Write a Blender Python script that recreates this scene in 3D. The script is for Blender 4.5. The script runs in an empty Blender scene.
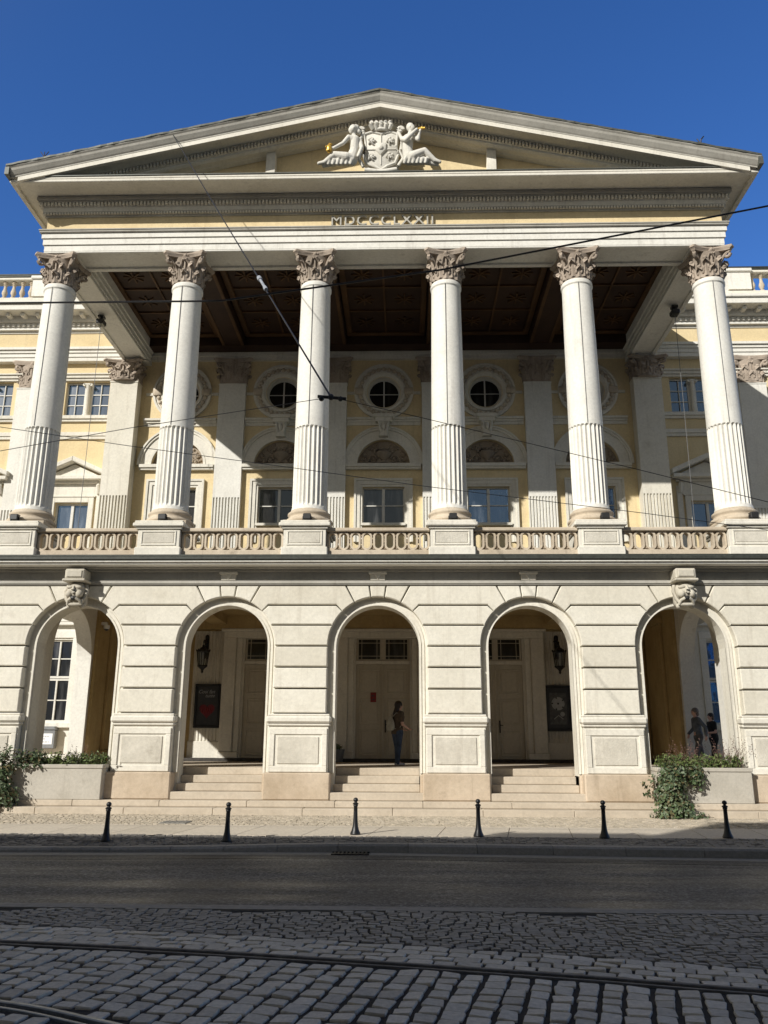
import bpy, bmesh, math, random
from math import sin, cos, pi, radians, atan2, sqrt, hypot
from mathutils import Vector, Matrix
random.seed(7)
SC = bpy.context.scene
COL = SC.collection
R = random.Random(11)

# ------------------------------------------------------------------ materials
def nodes(name):
    m = bpy.data.materials.new(name); m.use_nodes = True
    nt = m.node_tree; b = nt.nodes['Principled BSDF']
    return m, nt, b
def N(nt, t, **kw):
    n = nt.nodes.new(t)
    for k, v in kw.items():
        if hasattr(n, k): setattr(n, k, v)
        else: n.inputs[k].default_value = v
    return n
def ramp(nt, src, p0, p1, c0=(0, 0, 0, 1), c1=(1, 1, 1, 1)):
    r = nt.nodes.new('ShaderNodeValToRGB')
    r.color_ramp.elements[0].position = p0; r.color_ramp.elements[1].position = p1
    r.color_ramp.elements[0].color = c0; r.color_ramp.elements[1].color = c1
    nt.links.new(src, r.inputs[0]); return r.outputs[0]
def mix(nt, a, b, f, mode='MIX'):
    n = nt.nodes.new('ShaderNodeMix'); n.data_type = 'RGBA'; n.blend_type = mode
    for i, v in ((6, a), (7, b), (0, f)):
        if hasattr(v, 'is_output'): nt.links.new(v, n.inputs[i])
        elif i == 0: n.inputs[0].default_value = v
        else: n.inputs[i].default_value = (*v, 1) if len(v) == 3 else v
    return n.outputs[2]
def pos(nt, scale=(1, 1, 1)):
    g = nt.nodes.new('ShaderNodeNewGeometry')
    mp = nt.nodes.new('ShaderNodeMapping'); mp.inputs['Scale'].default_value = scale
    nt.links.new(g.outputs['Position'], mp.inputs[0]); return mp.outputs[0]
def noise(nt, scale, detail=4, rough=.6, stretch=(1, 1, 1)):
    n = nt.nodes.new('ShaderNodeTexNoise'); n.inputs['Scale'].default_value = scale
    n.inputs['Detail'].default_value = detail; n.inputs['Roughness'].default_value = rough
    nt.links.new(pos(nt, stretch), n.inputs['Vector']); return n.outputs['Fac']
def bump(nt, b, h, strength=.3, dist=.01):
    n = nt.nodes.new('ShaderNodeBump'); n.inputs['Strength'].default_value = strength
    n.inputs['Distance'].default_value = dist
    nt.links.new(h, n.inputs['Height']); nt.links.new(n.outputs[0], b.inputs['Normal'])
def plaster(name, c, c2=None, dirt=(.16, .13, .10), amt=.5, rough=.85, bs=.25, streak=True, spec=.25, patch=.45, blocks=False):
    """weathered painted plaster / stone: two tones, blotches, rain streaks, fine grain"""
    m, nt, b = nodes(name)
    c2 = c2 or tuple(x * .82 for x in c)
    base = mix(nt, c, c2, ramp(nt, noise(nt, .9, 6, .65), .38, .68))
    fine = ramp(nt, noise(nt, 14, 5, .7), .3, .75, (.86, .86, .86, 1), (1.06, 1.06, 1.06, 1))
    base = mix(nt, base, fine, 1, 'MULTIPLY')
    if blocks:
        g = nt.nodes.new('ShaderNodeNewGeometry')
        base = mix(nt, base, ramp(nt, g.outputs['Random Per Island'], 0, 1, (.90, .885, .86, 1), (1.03, 1.03, 1.03, 1)), 1, 'MULTIPLY')
    blot = ramp(nt, noise(nt, 2.3, 8, .72), .58, .80, (0, 0, 0, 1), (patch, patch, patch, 1))
    base = mix(nt, base, dirt, blot)
    if streak:
        s = ramp(nt, noise(nt, 1.6, 6, .62, (3.2, 3.2, .22)), .56, .82, (0, 0, 0, 1), (amt, amt, amt, 1))
        base = mix(nt, base, dirt, s)
    nt.links.new(base, b.inputs['Base Color'])
    b.inputs['Roughness'].default_value = rough
    b.inputs['Specular IOR Level'].default_value = spec
    bump(nt, b, noise(nt, 30, 6, .7), bs, .012)
    return m
def plain(name, c, rough=.5, metal=0, spec=.5, var=.12, bs=0):
    m, nt, b = nodes(name)
    f = noise(nt, 9, 5, .65)
    base = mix(nt, c, tuple(x * (1 - var * 2.2) for x in c), ramp(nt, f, .35, .7))
    nt.links.new(base, b.inputs['Base Color'])
    b.inputs['Roughness'].default_value = rough; b.inputs['Metallic'].default_value = metal
    b.inputs['Specular IOR Level'].default_value = spec
    if bs: bump(nt, b, noise(nt, 60, 4), bs, .006)
    return m
def island(name, cols, rough=.8, bs=.4, bscale=40, spec=.3, trans=0):
    """one random tone per loose piece: setts, leaves"""
    m, nt, b = nodes(name)
    g = nt.nodes.new('ShaderNodeNewGeometry')
    r = nt.nodes.new('ShaderNodeValToRGB')
    e = r.color_ramp.elements
    while len(e) < len(cols): e.new(.5)
    for i, c in enumerate(cols):
        e[i].position = i / (len(cols) - 1); e[i].color = (*c, 1)
    nt.links.new(g.outputs['Random Per Island'], r.inputs[0])
    v = ramp(nt, noise(nt, 22, 6, .7), .3, .75, (.72, .72, .72, 1), (1.15, 1.15, 1.15, 1))
    nt.links.new(mix(nt, r.outputs[0], v, 1, 'MULTIPLY'), b.inputs['Base Color'])
    b.inputs['Roughness'].default_value = rough; b.inputs['Specular IOR Level'].default_value = spec
    if trans: b.inputs['Subsurface Weight'].default_value = 0
    bump(nt, b, noise(nt, bscale, 5, .7), bs, .008)
    return m
MT = {}
MT['cream'] = plaster('cream_plaster', (.765, .733, .64), (.69, .655, .56), dirt=(.34, .29, .22), amt=.50, patch=.42, blocks=True)
MT['white'] = plaster('white_paint', (.79, .77, .705), (.71, .69, .625), dirt=(.33, .30, .26), amt=.55, rough=.7, patch=.32, bs=.14)
MT['trim'] = plaster('trim_paint', (.765, .73, .64), (.67, .635, .55), dirt=(.2, .18, .15), amt=.38, patch=.3)
MT['grey'] = plaster('grey_paint', (.47, .45, .40), (.38, .365, .32), amt=.5, patch=.4)
MT['ochre'] = plaster('ochre_plaster', (.75, .615, .375), (.68, .545, .32), dirt=(.33, .25, .14), amt=.34, patch=.3)
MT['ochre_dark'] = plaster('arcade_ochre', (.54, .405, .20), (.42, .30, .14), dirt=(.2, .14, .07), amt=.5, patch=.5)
MT['panel'] = plaster('roughcast_panel', (.68, .64, .55), (.52, .485, .41), dirt=(.25, .21, .16), amt=.45, patch=.8, bs=1.0)
MT['sand'] = plaster('sandstone', (.58, .48, .365), (.44, .35, .25), dirt=(.20, .15, .1), amt=.55, patch=.65, bs=.5)
MT['step'] = plaster('step_stone', (.56, .485, .385), (.47, .40, .31), dirt=(.2, .16, .11), amt=.15, patch=.5, bs=.4, streak=False)
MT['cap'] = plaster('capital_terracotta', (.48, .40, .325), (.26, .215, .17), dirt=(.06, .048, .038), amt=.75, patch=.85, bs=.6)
MT['balus'] = plaster('balustrade_stone', (.60, .515, .40), (.47, .39, .29), dirt=(.13, .10, .07), amt=.5, patch=.65, bs=.4)
MT['relief'] = plaster('relief_plaster', (.73, .705, .64), (.60, .575, .505), dirt=(.22, .19, .15), amt=.5, patch=.6)
MT['mask'] = plaster('mask_stone', (.60, .56, .47), (.46, .42, .34), dirt=(.12, .10, .08), amt=.6, patch=.7, bs=.5)
MT['carved'] = plaster('carved_relief', (.36, .30, .23), (.26, .21, .16), amt=.4, patch=.5)
MT['frame'] = plaster('window_paint', (.70, .69, .64), (.62, .60, .55), amt=.2, patch=.2, rough=.5)
MT['door'] = plaster('door_paint', (.56, .51, .41), (.50, .45, .355), amt=.3, patch=.25, rough=.5, bs=.1)
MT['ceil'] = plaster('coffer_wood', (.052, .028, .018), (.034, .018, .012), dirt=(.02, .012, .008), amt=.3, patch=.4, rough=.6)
MT['gild'] = plaster('faded_gilding', (.12, .062, .026), (.06, .032, .014), dirt=(.05, .03, .02), amt=.4, patch=.6, rough=.55)
MT['sheet'] = plain('zinc_sheet', (.12, .125, .11), .55, .3, var=.2)
MT['darksheet'] = plain('weathered_zinc', (.055, .06, .05), .6, .2, var=.25)
MT['iron'] = plain('black_iron', (.012, .012, .013), .42, 0, .5, .2, .15)
MT['steel'] = plain('rail_steel', (.34, .37, .41), .42, .8, .5, .2)
MT['dullrail'] = plain('dull_rail', (.17, .165, .16), .6, .3, .4, .25)
MT['rust'] = plain('rail_side', (.085, .078, .07), .8, .2, .3, .25)
MT['wire'] = plain('wire_black', (.015, .015, .016), .5)
MT['wire_grey'] = plain('wire_grey', (.16, .16, .16), .5)
MT['porcelain'] = plain('insulator_grey', (.40, .42, .45), .3)
MT['gold'] = plain('gold_leaf', (.80, .50, .10), .35, .6, .5, .1)
MT['black'] = plain('lamp_black', (.02, .02, .02), .5)
MT['concrete'] = plaster('planter_concrete', (.50, .465, .40), (.40, .37, .31), dirt=(.19, .16, .12), amt=.35, patch=.6, bs=.6)
MT['greybox'] = plain('grey_box', (.20, .21, .22), .5)
MT['signwhite'] = plain('sign_white', (.78, .79, .80), .4, var=.03)
MT['ink'] = plain('ink', (.05, .05, .06), .5)
MT['inkgrey'] = plain('faint_print', (.42, .43, .46), .5, var=.03)
MT['red'] = plain('red_print', (.26, .02, .022), .5, var=.1)
MT['dred'] = plain('dark_red_print', (.17, .008, .018), .45, var=.15)
MT['poster'] = plain('poster_dark', (.045, .045, .045), .35, var=.2)
MT['pgrey'] = plain('poster_grey', (.13, .135, .13), .4, var=.3)
MT['plight'] = plain('poster_light', (.42, .43, .43), .4, var=.1)
MT['skin'] = plain('skin', (.60, .36, .28), .5, var=.06)
MT['hair'] = plain('brown_hair', (.022, .012, .009), .45, var=.2)
MT['ghair'] = plain('grey_hair', (.20, .17, .15), .6, var=.2)
MT['olive'] = plain('olive_cloth', (.10, .072, .05), .9, var=.2, bs=.5)
MT['jeans'] = plain('denim', (.05, .075, .13), .9, var=.25, bs=.5)
MT['shoe'] = plain('grey_shoe', (.48, .47, .49), .7)
MT['canvas'] = plain('canvas_bag', (.42, .40, .34), .9, var=.15, bs=.4)
MT['bluecloth'] = plain('blue_cloth', (.13, .15, .18), .9, var=.25, bs=.5)
MT['blackcloth'] = plain('black_cloth', (.012, .012, .014), .9, var=.2, bs=.4)
MT['greycloth'] = plain('grey_cloth', (.12, .115, .12), .9, var=.25, bs=.4)
MT['townwall'] = plaster('town_plaster', (.50, .45, .37), (.42, .38, .31))
MT['roof'] = plain('roof_tile', (.20, .085, .05), .85, var=.25, bs=.5)
MT['bark'] = plain('stem', (.10, .075, .045), .9, var=.3)
MT['soil'] = plain('soil', (.05, .038, .026), .95, var=.3, bs=.6)
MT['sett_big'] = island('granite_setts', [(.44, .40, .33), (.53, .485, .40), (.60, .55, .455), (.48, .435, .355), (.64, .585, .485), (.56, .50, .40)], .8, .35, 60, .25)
MT['sett_small'] = island('small_setts', [(.26, .238, .20), (.34, .312, .262), (.30, .275, .23), (.39, .36, .305)], .8, .7, 70, .35)
MT['mosaic'] = island('mosaic_setts', [(.50, .43, .33), (.60, .525, .415), (.43, .37, .28), (.54, .47, .365)], .85, .6, 70, .2)
MT['darkset'] = island('dark_setts', [(.20, .19, .17), (.27, .25, .22), (.16, .15, .14)], .8, .6, 70, .3)
MT['slab'] = island('paving_slabs', [(.60, .53, .425), (.65, .575, .465), (.55, .485, .385)], .85, .4, 50, .2)
MT['kerb'] = island('kerb_stone', [(.27, .255, .23), (.33, .31, .28), (.24, .228, .205)], .75, .5, 50, .3)
MT['leaf'] = island('ivy_leaf', [(.035, .06, .024), (.065, .105, .04), (.10, .145, .065), (.16, .20, .12), (.075, .105, .05), (.17, .13, .06), (.04, .07, .03)], .5, .2, 40, .4)
MT['leaf2'] = island('herb_leaf', [(.05, .09, .02), (.10, .15, .04), (.16, .19, .06), (.07, .10, .03)], .55, .2, 40, .4)
MT['dry'] = island('dry_stem', [(.20, .12, .10), (.13, .07, .06), (.25, .18, .13)], .8, .2, 40, .2)
def m_glass(name, c, rough=.04):
    m, nt, b = nodes(name)
    b.inputs['Base Color'].default_value = (*c, 1); b.inputs['Roughness'].default_value = rough
    b.inputs['Specular IOR Level'].default_value = .75; b.inputs['IOR'].default_value = 1.55
    bump(nt, b, noise(nt, 2.2, 2, .5), .06, .05)
    return m
def m_pane(name, c, refl, tint):
    """glazing: dark room behind plus a mirror layer tinted to stand in for reflected sky"""
    m, nt, b = nodes(name)
    b.inputs['Roughness'].default_value = .3; b.inputs['Specular IOR Level'].default_value = .3
    nt.links.new(mix(nt, c, tuple(x * 7 + .03 for x in c), ramp(nt, noise(nt, 1.3, 3, .6, (2.2, 1, .35)), .52, .72)), b.inputs['Base Color'])
    g = nt.nodes.new('ShaderNodeBsdfGlossy'); g.inputs['Roughness'].default_value = .02; g.inputs['Color'].default_value = (*tint, 1)
    bp = nt.nodes.new('ShaderNodeBump'); bp.inputs['Strength'].default_value = .05; bp.inputs['Distance'].default_value = .05
    nt.links.new(noise(nt, 2.2, 2, .5), bp.inputs['Height']); nt.links.new(bp.outputs[0], g.inputs['Normal'])
    mx = nt.nodes.new('ShaderNodeMixShader'); mx.inputs[0].default_value = refl
    nt.links.new(b.outputs[0], mx.inputs[1]); nt.links.new(g.outputs[0], mx.inputs[2])
    nt.links.new(mx.outputs[0], nt.nodes['Material Output'].inputs[0]); return m
MT['glass'] = m_pane('window_glass', (.012, .014, .017), .27, (.36, .60, 1.0))  # blue tint put in for the sky the panes would mirror
MT['glassb'] = m_pane('dark_glass', (.007, .007, .007), .07, (.7, .85, 1))
def m_clear():
    m, nt, b = nodes('clear_glass')
    t = nt.nodes.new('ShaderNodeBsdfTransparent'); t.inputs[0].default_value = (.82, .84, .82, 1)
    g = nt.nodes.new('ShaderNodeBsdfGlossy'); g.inputs['Roughness'].default_value = .05
    mx = nt.nodes.new('ShaderNodeMixShader'); mx.inputs[0].default_value = .07
    nt.links.new(t.outputs[0], mx.inputs[1]); nt.links.new(g.outputs[0], mx.inputs[2]); nt.links.new(mx.outputs[0], nt.nodes['Material Output'].inputs[0]); return m
MT['clear'] = m_clear()
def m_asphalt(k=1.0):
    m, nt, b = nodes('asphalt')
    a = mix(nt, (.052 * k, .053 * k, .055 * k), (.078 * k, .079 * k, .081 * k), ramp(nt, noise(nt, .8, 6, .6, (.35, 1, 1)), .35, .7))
    vo = nt.nodes.new('ShaderNodeTexVoronoi'); vo.inputs['Scale'].default_value = 38; nt.links.new(pos(nt), vo.inputs['Vector'])
    sp = nt.nodes.new('ShaderNodeSeparateColor'); nt.links.new(vo.outputs['Color'], sp.inputs[0])
    f = ramp(nt, sp.outputs[0], .35, 1, (.55, .55, .55, 1), (2.5, 2.46, 2.4, 1))
    f2 = ramp(nt, noise(nt, 9, 5, .8), .40, .66, (.75, .75, .75, 1), (1.35, 1.34, 1.32, 1))
    t = ramp(nt, noise(nt, .55, 4, .6, (.16, 2.2, 1)), .38, .72, (1.10, 1.10, 1.10, 1), (.80, .80, .80, 1))
    c = mix(nt, mix(nt, mix(nt, a, f, 1, 'MULTIPLY'), f2, 1, 'MULTIPLY'), t, 1, 'MULTIPLY')
    nt.links.new(c, b.inputs['Base Color'])
    r = ramp(nt, noise(nt, 1.1, 4, .6, (.25, 1.6, 1)), .35, .7, (.48, .48, .48, 1), (.78, .78, .78, 1))
    nt.links.new(r, b.inputs['Roughness']); b.inputs['Specular IOR Level'].default_value = .35
    bump(nt, b, sp.outputs[1], .45, .008)
    return m
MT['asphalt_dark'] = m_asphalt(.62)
MT['asphalt'] = m_asphalt()
MT['bed'] = plain('joint_sand', (.022, .020, .018), .95, var=.3, bs=.6)
MT['bedlight'] = plain('joint_sand_light', (.24, .20, .15), .95, var=.3, bs=.6)
MT['edging'] = plain('concrete_edging', (.26, .245, .215), .8, var=.15, bs=.5)
MT['ground'] = plain('city_ground', (.16, .15, .135), .9, var=.2)

# ------------------------------------------------------------------ mesh helper
WLOC = {}
class MB:
    def __init__(s): s.v = []; s.f = []
    def add(s, vs, fs):
        o = len(s.v); s.v += [tuple(p) for p in vs]; s.f += [tuple(i + o for i in f) for f in fs]
    def box(s, x0, x1, y0, y1, z0, z1, b=0):
        if x1 < x0: x0, x1 = x1, x0
        if y1 < y0: y0, y1 = y1, y0
        if z1 < z0: z0, z1 = z1, z0
        if b <= 0:
            vs = [(x, y, z) for z in (z0, z1) for y in (y0, y1) for x in (x0, x1)]
            s.add(vs, [(0, 2, 3, 1), (4, 5, 7, 6), (0, 1, 5, 4), (2, 6, 7, 3), (0, 4, 6, 2), (1, 3, 7, 5)]); return
        bm = bmesh.new(); bmesh.ops.create_cube(bm, size=1)
        for v in bm.verts:
            v.co = Vector(((x0 + x1) / 2 + v.co.x * (x1 - x0), (y0 + y1) / 2 + v.co.y * (y1 - y0), (z0 + z1) / 2 + v.co.z * (z1 - z0)))
        bmesh.ops.bevel(bm, geom=bm.edges[:], offset=b, segments=1, affect='EDGES', profile=.5)
        s.bm(bm)
    def bm(s, bm, mat=None):
        bm.verts.index_update()
        s.add([(mat @ v.co) if mat else v.co for v in bm.verts], [[v.index for v in f.verts] for f in bm.faces]); bm.free()
    def prism(s, poly, y0, y1, ch=0):
        """poly of (x,z) extruded along y; ch = chamfer inset on the front (y0) edge"""
        n = len(poly)
        a = sum(poly[i][0] * poly[(i + 1) % n][1] - poly[(i + 1) % n][0] * poly[i][1] for i in range(n))
        if a < 0: poly = poly[::-1]
        loops = []
        if ch:
            ins = []
            for i in range(n):
                p0, p1, p2 = Vector(poly[i - 1]), Vector(poly[i]), Vector(poly[(i + 1) % n])
                d1 = (p1 - p0).normalized(); d2 = (p2 - p1).normalized()
                n1 = Vector((-d1.y, d1.x)); n2 = Vector((-d2.y, d2.x)); m = n1 + n2
                k = m.dot(n1)
                m = m / k if k > .3 else m / .3
                ins.append(tuple(p1 + m * ch))
            loops = [(ins, y0), (poly, y0 + ch), (poly, y1)]
        else: loops = [(poly, y0), (poly, y1)]
        vs = [(p[0], y, p[1]) for lp, y in loops for p in lp]
        fs = []
        for k in range(len(loops) - 1):
            for i in range(n):
                j = (i + 1) % n
                fs.append((k * n + i, k * n + j, (k + 1) * n + j, (k + 1) * n + i))
        fs = [f[::-1] for f in fs]
        fs.append(tuple(range(n))); fs.append(tuple(range((len(loops) - 1) * n, len(loops) * n))[::-1])
        s.add(vs, fs)
    def lathe(s, prof, c=(0, 0, 0), n=24, ang=0):
        """prof of (r,z)"""
        o = []
        for r, z in prof:
            for k in range(n):
                a = 2 * pi * k / n + ang
                o.append((c[0] + r * cos(a), c[1] + r * sin(a), c[2] + z))
        fs = []
        for i in range(len(prof) - 1):
            for k in range(n):
                fs.append((i * n + k, i * n + (k + 1) % n, (i + 1) * n + (k + 1) % n, (i + 1) * n + k))
        fs.append(tuple(range(n))[::-1]); fs.append(tuple((len(prof) - 1) * n + k for k in range(n)))
        s.add(o, fs)
    def tube(s, path, r, n=8, taper=None):
        P = [Vector(p) for p in path]; vs = []
        for i, p in enumerate(P):
            t = (P[min(i + 1, len(P) - 1)] - P[max(i - 1, 0)]).normalized()
            u = t.cross(Vector((0, 0, 1)))
            if u.length < .05: u = t.cross(Vector((0, 1, 0)))
            u.normalize(); w = u.cross(t)
            rr = r if taper is None else r * (1 + (taper - 1) * i / (len(P) - 1))
            if callable(r): rr = r(i / (len(P) - 1))
            for k in range(n):
                a = 2 * pi * k / n; vs.append(p + u * rr * cos(a) + w * rr * sin(a))
        fs = [(i * n + k, i * n + (k + 1) % n, (i + 1) * n + (k + 1) % n, (i + 1) * n + k) for i in range(len(P) - 1) for k in range(n)]
        fs.append(tuple(range(n))[::-1]); fs.append(tuple((len(P) - 1) * n + k for k in range(n)))
        s.add(vs, fs)
    def ring(s, cx, cz, r0, r1, a0, a1, y0, y1, n=24, y0b=None):
        """annular sector in xz; y0 front at r0 side, y0b front at r1 side"""
        y0b = y0 if y0b is None else y0b
        full = abs(a1 - a0) > 359.9
        vs = []
        for i in range(n + 1):
            a = radians(a0 + (a1 - a0) * i / n); c, d = cos(a), sin(a)
            vs += [(cx + r0 * c, y0, cz + r0 * d), (cx + r1 * c, y0b, cz + r1 * d), (cx + r1 * c, y1, cz + r1 * d), (cx + r0 * c, y1, cz + r0 * d)]
        fs = []
        for i in range(n):
            a, b = i * 4, i * 4 + 4
            for k in range(4):
                l = (k + 1) % 4
                fs.append((a + k, b + k, b + l, a + l))
        if not full: fs += [(3, 2, 1, 0), tuple(n * 4 + k for k in range(4))]
        s.add(vs, fs)
    def disc(s, cx, cz, r, y0, y1, n=24, sz=1):
        s.prism([(cx + r * cos(2 * pi * k / n), cz + sz * r * sin(2 * pi * k / n)) for k in range(n)], y0, y1)
    def archwall(s, x0, x1, cx, r, zb, zs, zt, y0, y1, n=20):
        """wall panel x0..x1, zb..zt with an arched opening: jambs, spandrel and intrados"""
        if cx - r > x0 + 1e-4: s.box(x0, cx - r, y0, y1, zb, zs)
        if x1 > cx + r + 1e-4: s.box(cx + r, x1, y0, y1, zb, zs)
        pts = [(cx - r * cos(pi * i / n), zs + r * sin(pi * i / n)) for i in range(n + 1)]
        s.box(x0, cx - r, y0, y1, zs, zt); s.box(cx + r, x1, y0, y1, zs, zt)
        for (xa, za), (xb, zb_) in zip(pts, pts[1:]):
            vs = [(xa, y0, za), (xb, y0, zb_), (xb, y0, zt), (xa, y0, zt), (xa, y1, za), (xb, y1, zb_), (xb, y1, zt), (xa, y1, zt)]
            s.add(vs, [(0, 1, 2, 3), (7, 6, 5, 4), (4, 5, 1, 0), (3, 2, 6, 7)])
    def ball(s, c, r, seg=10, sq=(1, 1, 1)):
        bm = bmesh.new(); bmesh.ops.create_uvsphere(bm, u_segments=seg, v_segments=max(6, seg * 2 // 3), radius=r)
        for v in bm.verts: v.co = Vector((v.co.x * sq[0] + c[0], v.co.y * sq[1] + c[1], v.co.z * sq[2] + c[2]))
        s.bm(bm)
    def xf(s, M):
        s.v = [tuple(M @ Vector(p)) for p in s.v]; return s
    def build(s, name, mat, parent=None, loc=None, smooth=None, bev=0):
        """verts are in world space; loc = world origin of the object"""
        pl = Vector(WLOC.get(parent.name, (0, 0, 0))) if parent else Vector((0, 0, 0))
        L = Vector(loc) if loc is not None else pl.copy()
        me = bpy.data.meshes.new(name)
        me.from_pydata([tuple(Vector(p) - L) for p in s.v], [], s.f)
        me.update()
        if smooth is not None: me.shade_smooth(); me.set_sharp_from_angle(angle=radians(smooth))
        me.materials.append(MT[mat] if isinstance(mat, str) else mat)
        ob = bpy.data.objects.new(name, me); COL.objects.link(ob)
        if parent: ob.parent = parent
        ob.location = L - pl
        WLOC[ob.name] = L
        if bev:
            b = ob.modifiers.new('bevel', 'BEVEL'); b.width = bev; b.segments = 1; b.limit_method = 'ANGLE'; b.angle_limit = radians(50)
        return ob
def tag(o, label=None, cat=None, group=None, kind=None):
    for k, v in (('label', label), ('category', cat), ('group', group), ('kind', kind)):
        if v: o[k] = v
    return o
def empty(name, loc, label, cat, group=None):
    o = bpy.data.objects.new(name, None); COL.objects.link(o); o.location = loc; o.empty_display_size = .2
    WLOC[o.name] = Vector(loc); return tag(o, label, cat, group)
def copy_tree(o, parent=None):
    c = o.copy(); COL.objects.link(c); WLOC[c.name] = Vector(WLOC[o.name])
    if parent: c.parent = parent
    for ch in list(o.children):
        copy_tree(ch, c)
    return c
def lerp(a, b, t): return a + (b - a) * t

# ------------------------------------------------------------------ dimensions
S = 3.8
AX = [-7.6, -3.8, 0, 3.8, 7.6]; CX = [-9.5, -5.7, -1.9, 1.9, 5.7, 9.5]
YF = 20.6; YC = 21.5; YW = 28.6; ZS = 4.03; RE = 1.24; RI = 1.04
FL = 1.11
opera = empty('opera_house', (0, 24, 0), 'cream and ochre opera house with six white columns, pediment and arcade of five arches', 'building')

# ---- arcade: wall core with five arches
b = MB()
for i, cx in enumerate(AX):
    x0 = cx - 1.9 if i else -10.45; x1 = cx + 1.9 if i < 4 else 10.45
    b.archwall(x0, x1, cx, RI, .40, ZS, 5.56, YF + .26, YF + .72, 28)
b.build('arcade_wall', 'cream', opera)
# rusticated blocks
def arcpt(cx, sgn, th, r=RE): return (cx + sgn * r * cos(radians(th)), ZS + r * sin(radians(th)))
G = .019
def halfbound(acx, sgn, kind):
    """points up the side of a block next to the arch at acx (sgn: which side of that arch the block lies)"""
    if kind == 'D': ang = [0, 6, 12, 18, 24]; zt = 4.55
    elif kind == 'E': ang = [24.6, 29, 34, 39, 44]; zt = 5.05
    p = [arcpt(acx, sgn, a) for a in ang]
    t = radians(ang[-1]); z = p[-1][1]; s = (zt - z) / sin(t)
    e = (p[-1][0] + sgn * s * cos(t) * .9, zt)
    return p, e
b = MB()
for k, px in enumerate(CX):
    L = px - 1.9; Rr = px + 1.9
    lo = px - .66 if k else -10.42
    hi = px + .66 if k < 5 else 10.42
    for z0, z1 in ((2.39, 2.99), (2.99, 3.51), (3.51, ZS)):
        b.prism([(lo, z0 + G), (hi, z0 + G), (hi, z1 - G), (lo, z1 - G)], YF, YF + .26, .022)
    for kind, z0, z1 in (('D', ZS, 4.55), ('E', 4.55, 5.05)):
        pr, er = halfbound(Rr, -1, kind); pl, el = halfbound(L, 1, kind)
        poly = []
        if k: poly += ([(pl[0][0], pl[0][1] + G)] if kind == 'D' else [(px - .66 - .18, z0 + G), pl[0]])[::1]
        else: poly += [(-10.42, z0 + G)]
        if kind == 'E' and k: poly = [(halfbound(L, 1, 'D')[1][0], z0 + G), (pl[0][0], pl[0][1] + G)][::1]
        # walk: bottom left -> bottom right -> up the right -> top -> down the left
        right = pr + [er] if k < 5 else [(10.42, z0 + G), (10.42, z1 - G)]
        left = pl + [el] if k else [(-10.42, z0 + G), (-10.42, z1 - G)]
        if kind == 'E':
            if k < 5: right = [(halfbound(Rr, -1, 'D')[1][0], z0 + G)] + right
            if k: left = [(halfbound(L, 1, 'D')[1][0], z0 + G)] + left
        right = [(x, max(z0 + G, min(z, z1 - G))) if i in (0, len(right) - 1) else (x, z) for i, (x, z) in enumerate(right)]
        left = [(x, max(z0 + G, min(z, z1 - G))) if i in (0, len(left) - 1) else (x, z) for i, (x, z) in enumerate(left)]
        b.prism(right + left[::-1], YF, YF + .26, .02)
    # top course over the pier, arch joint at 62 deg
    def topside(acx, sgn):
        p = [arcpt(acx, sgn, a) for a in (44.6, 50, 56, 61.5)]
        z = p[-1][1]; s = (5.55 - z) / sin(radians(61.5))
        return [(halfbound(acx, sgn, 'E')[1][0], 5.05 + G)] + p + [(p[-1][0] + sgn * s * cos(radians(61.5)), 5.55)]
    right = topside(Rr, -1) if k < 5 else [(10.42, 5.05 + G), (10.42, 5.55)]
    left = topside(L, 1) if k else [(-10.42, 5.05 + G), (-10.42, 5.55)]
    b.prism(right + left[::-1], YF, YF + .26, .02)
for cx in AX:
    for a0, a1 in ((62.5, 81.5), (82.5, 97.5), (98.5, 117.5)):
        pts = [(cx + RE * cos(radians(lerp(a0, a1, t / 4))), ZS + RE * sin(radians(lerp(a0, a1, t / 4)))) for t in range(5)]
        def up(p, a): return (p[0] + (5.55 - p[1]) / math.tan(radians(a)), 5.55)
        b.prism(pts + [up(pts[-1], a1), up(pts[0], a0)], YF, YF + .26, .02)
b.build('rusticated_stonework', 'cream', opera)
# archivolt mouldings
for cx in AX:
    b = MB()
    for r0, r1, y in ((RI, RI + .05, YF + .175), (RI + .05, RI + .13, YF + .20), (RI + .13, RE + .012, YF + .225)):
        b.ring(cx, ZS, r0, r1, 0, 180, y, YF + .28, 32)
        for sg in (-1, 1): b.box(cx + sg * r0, cx + sg * r1, y, YF + .28, 1.01, ZS)
    b.build('arch_moulding', 'trim', opera)
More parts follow.
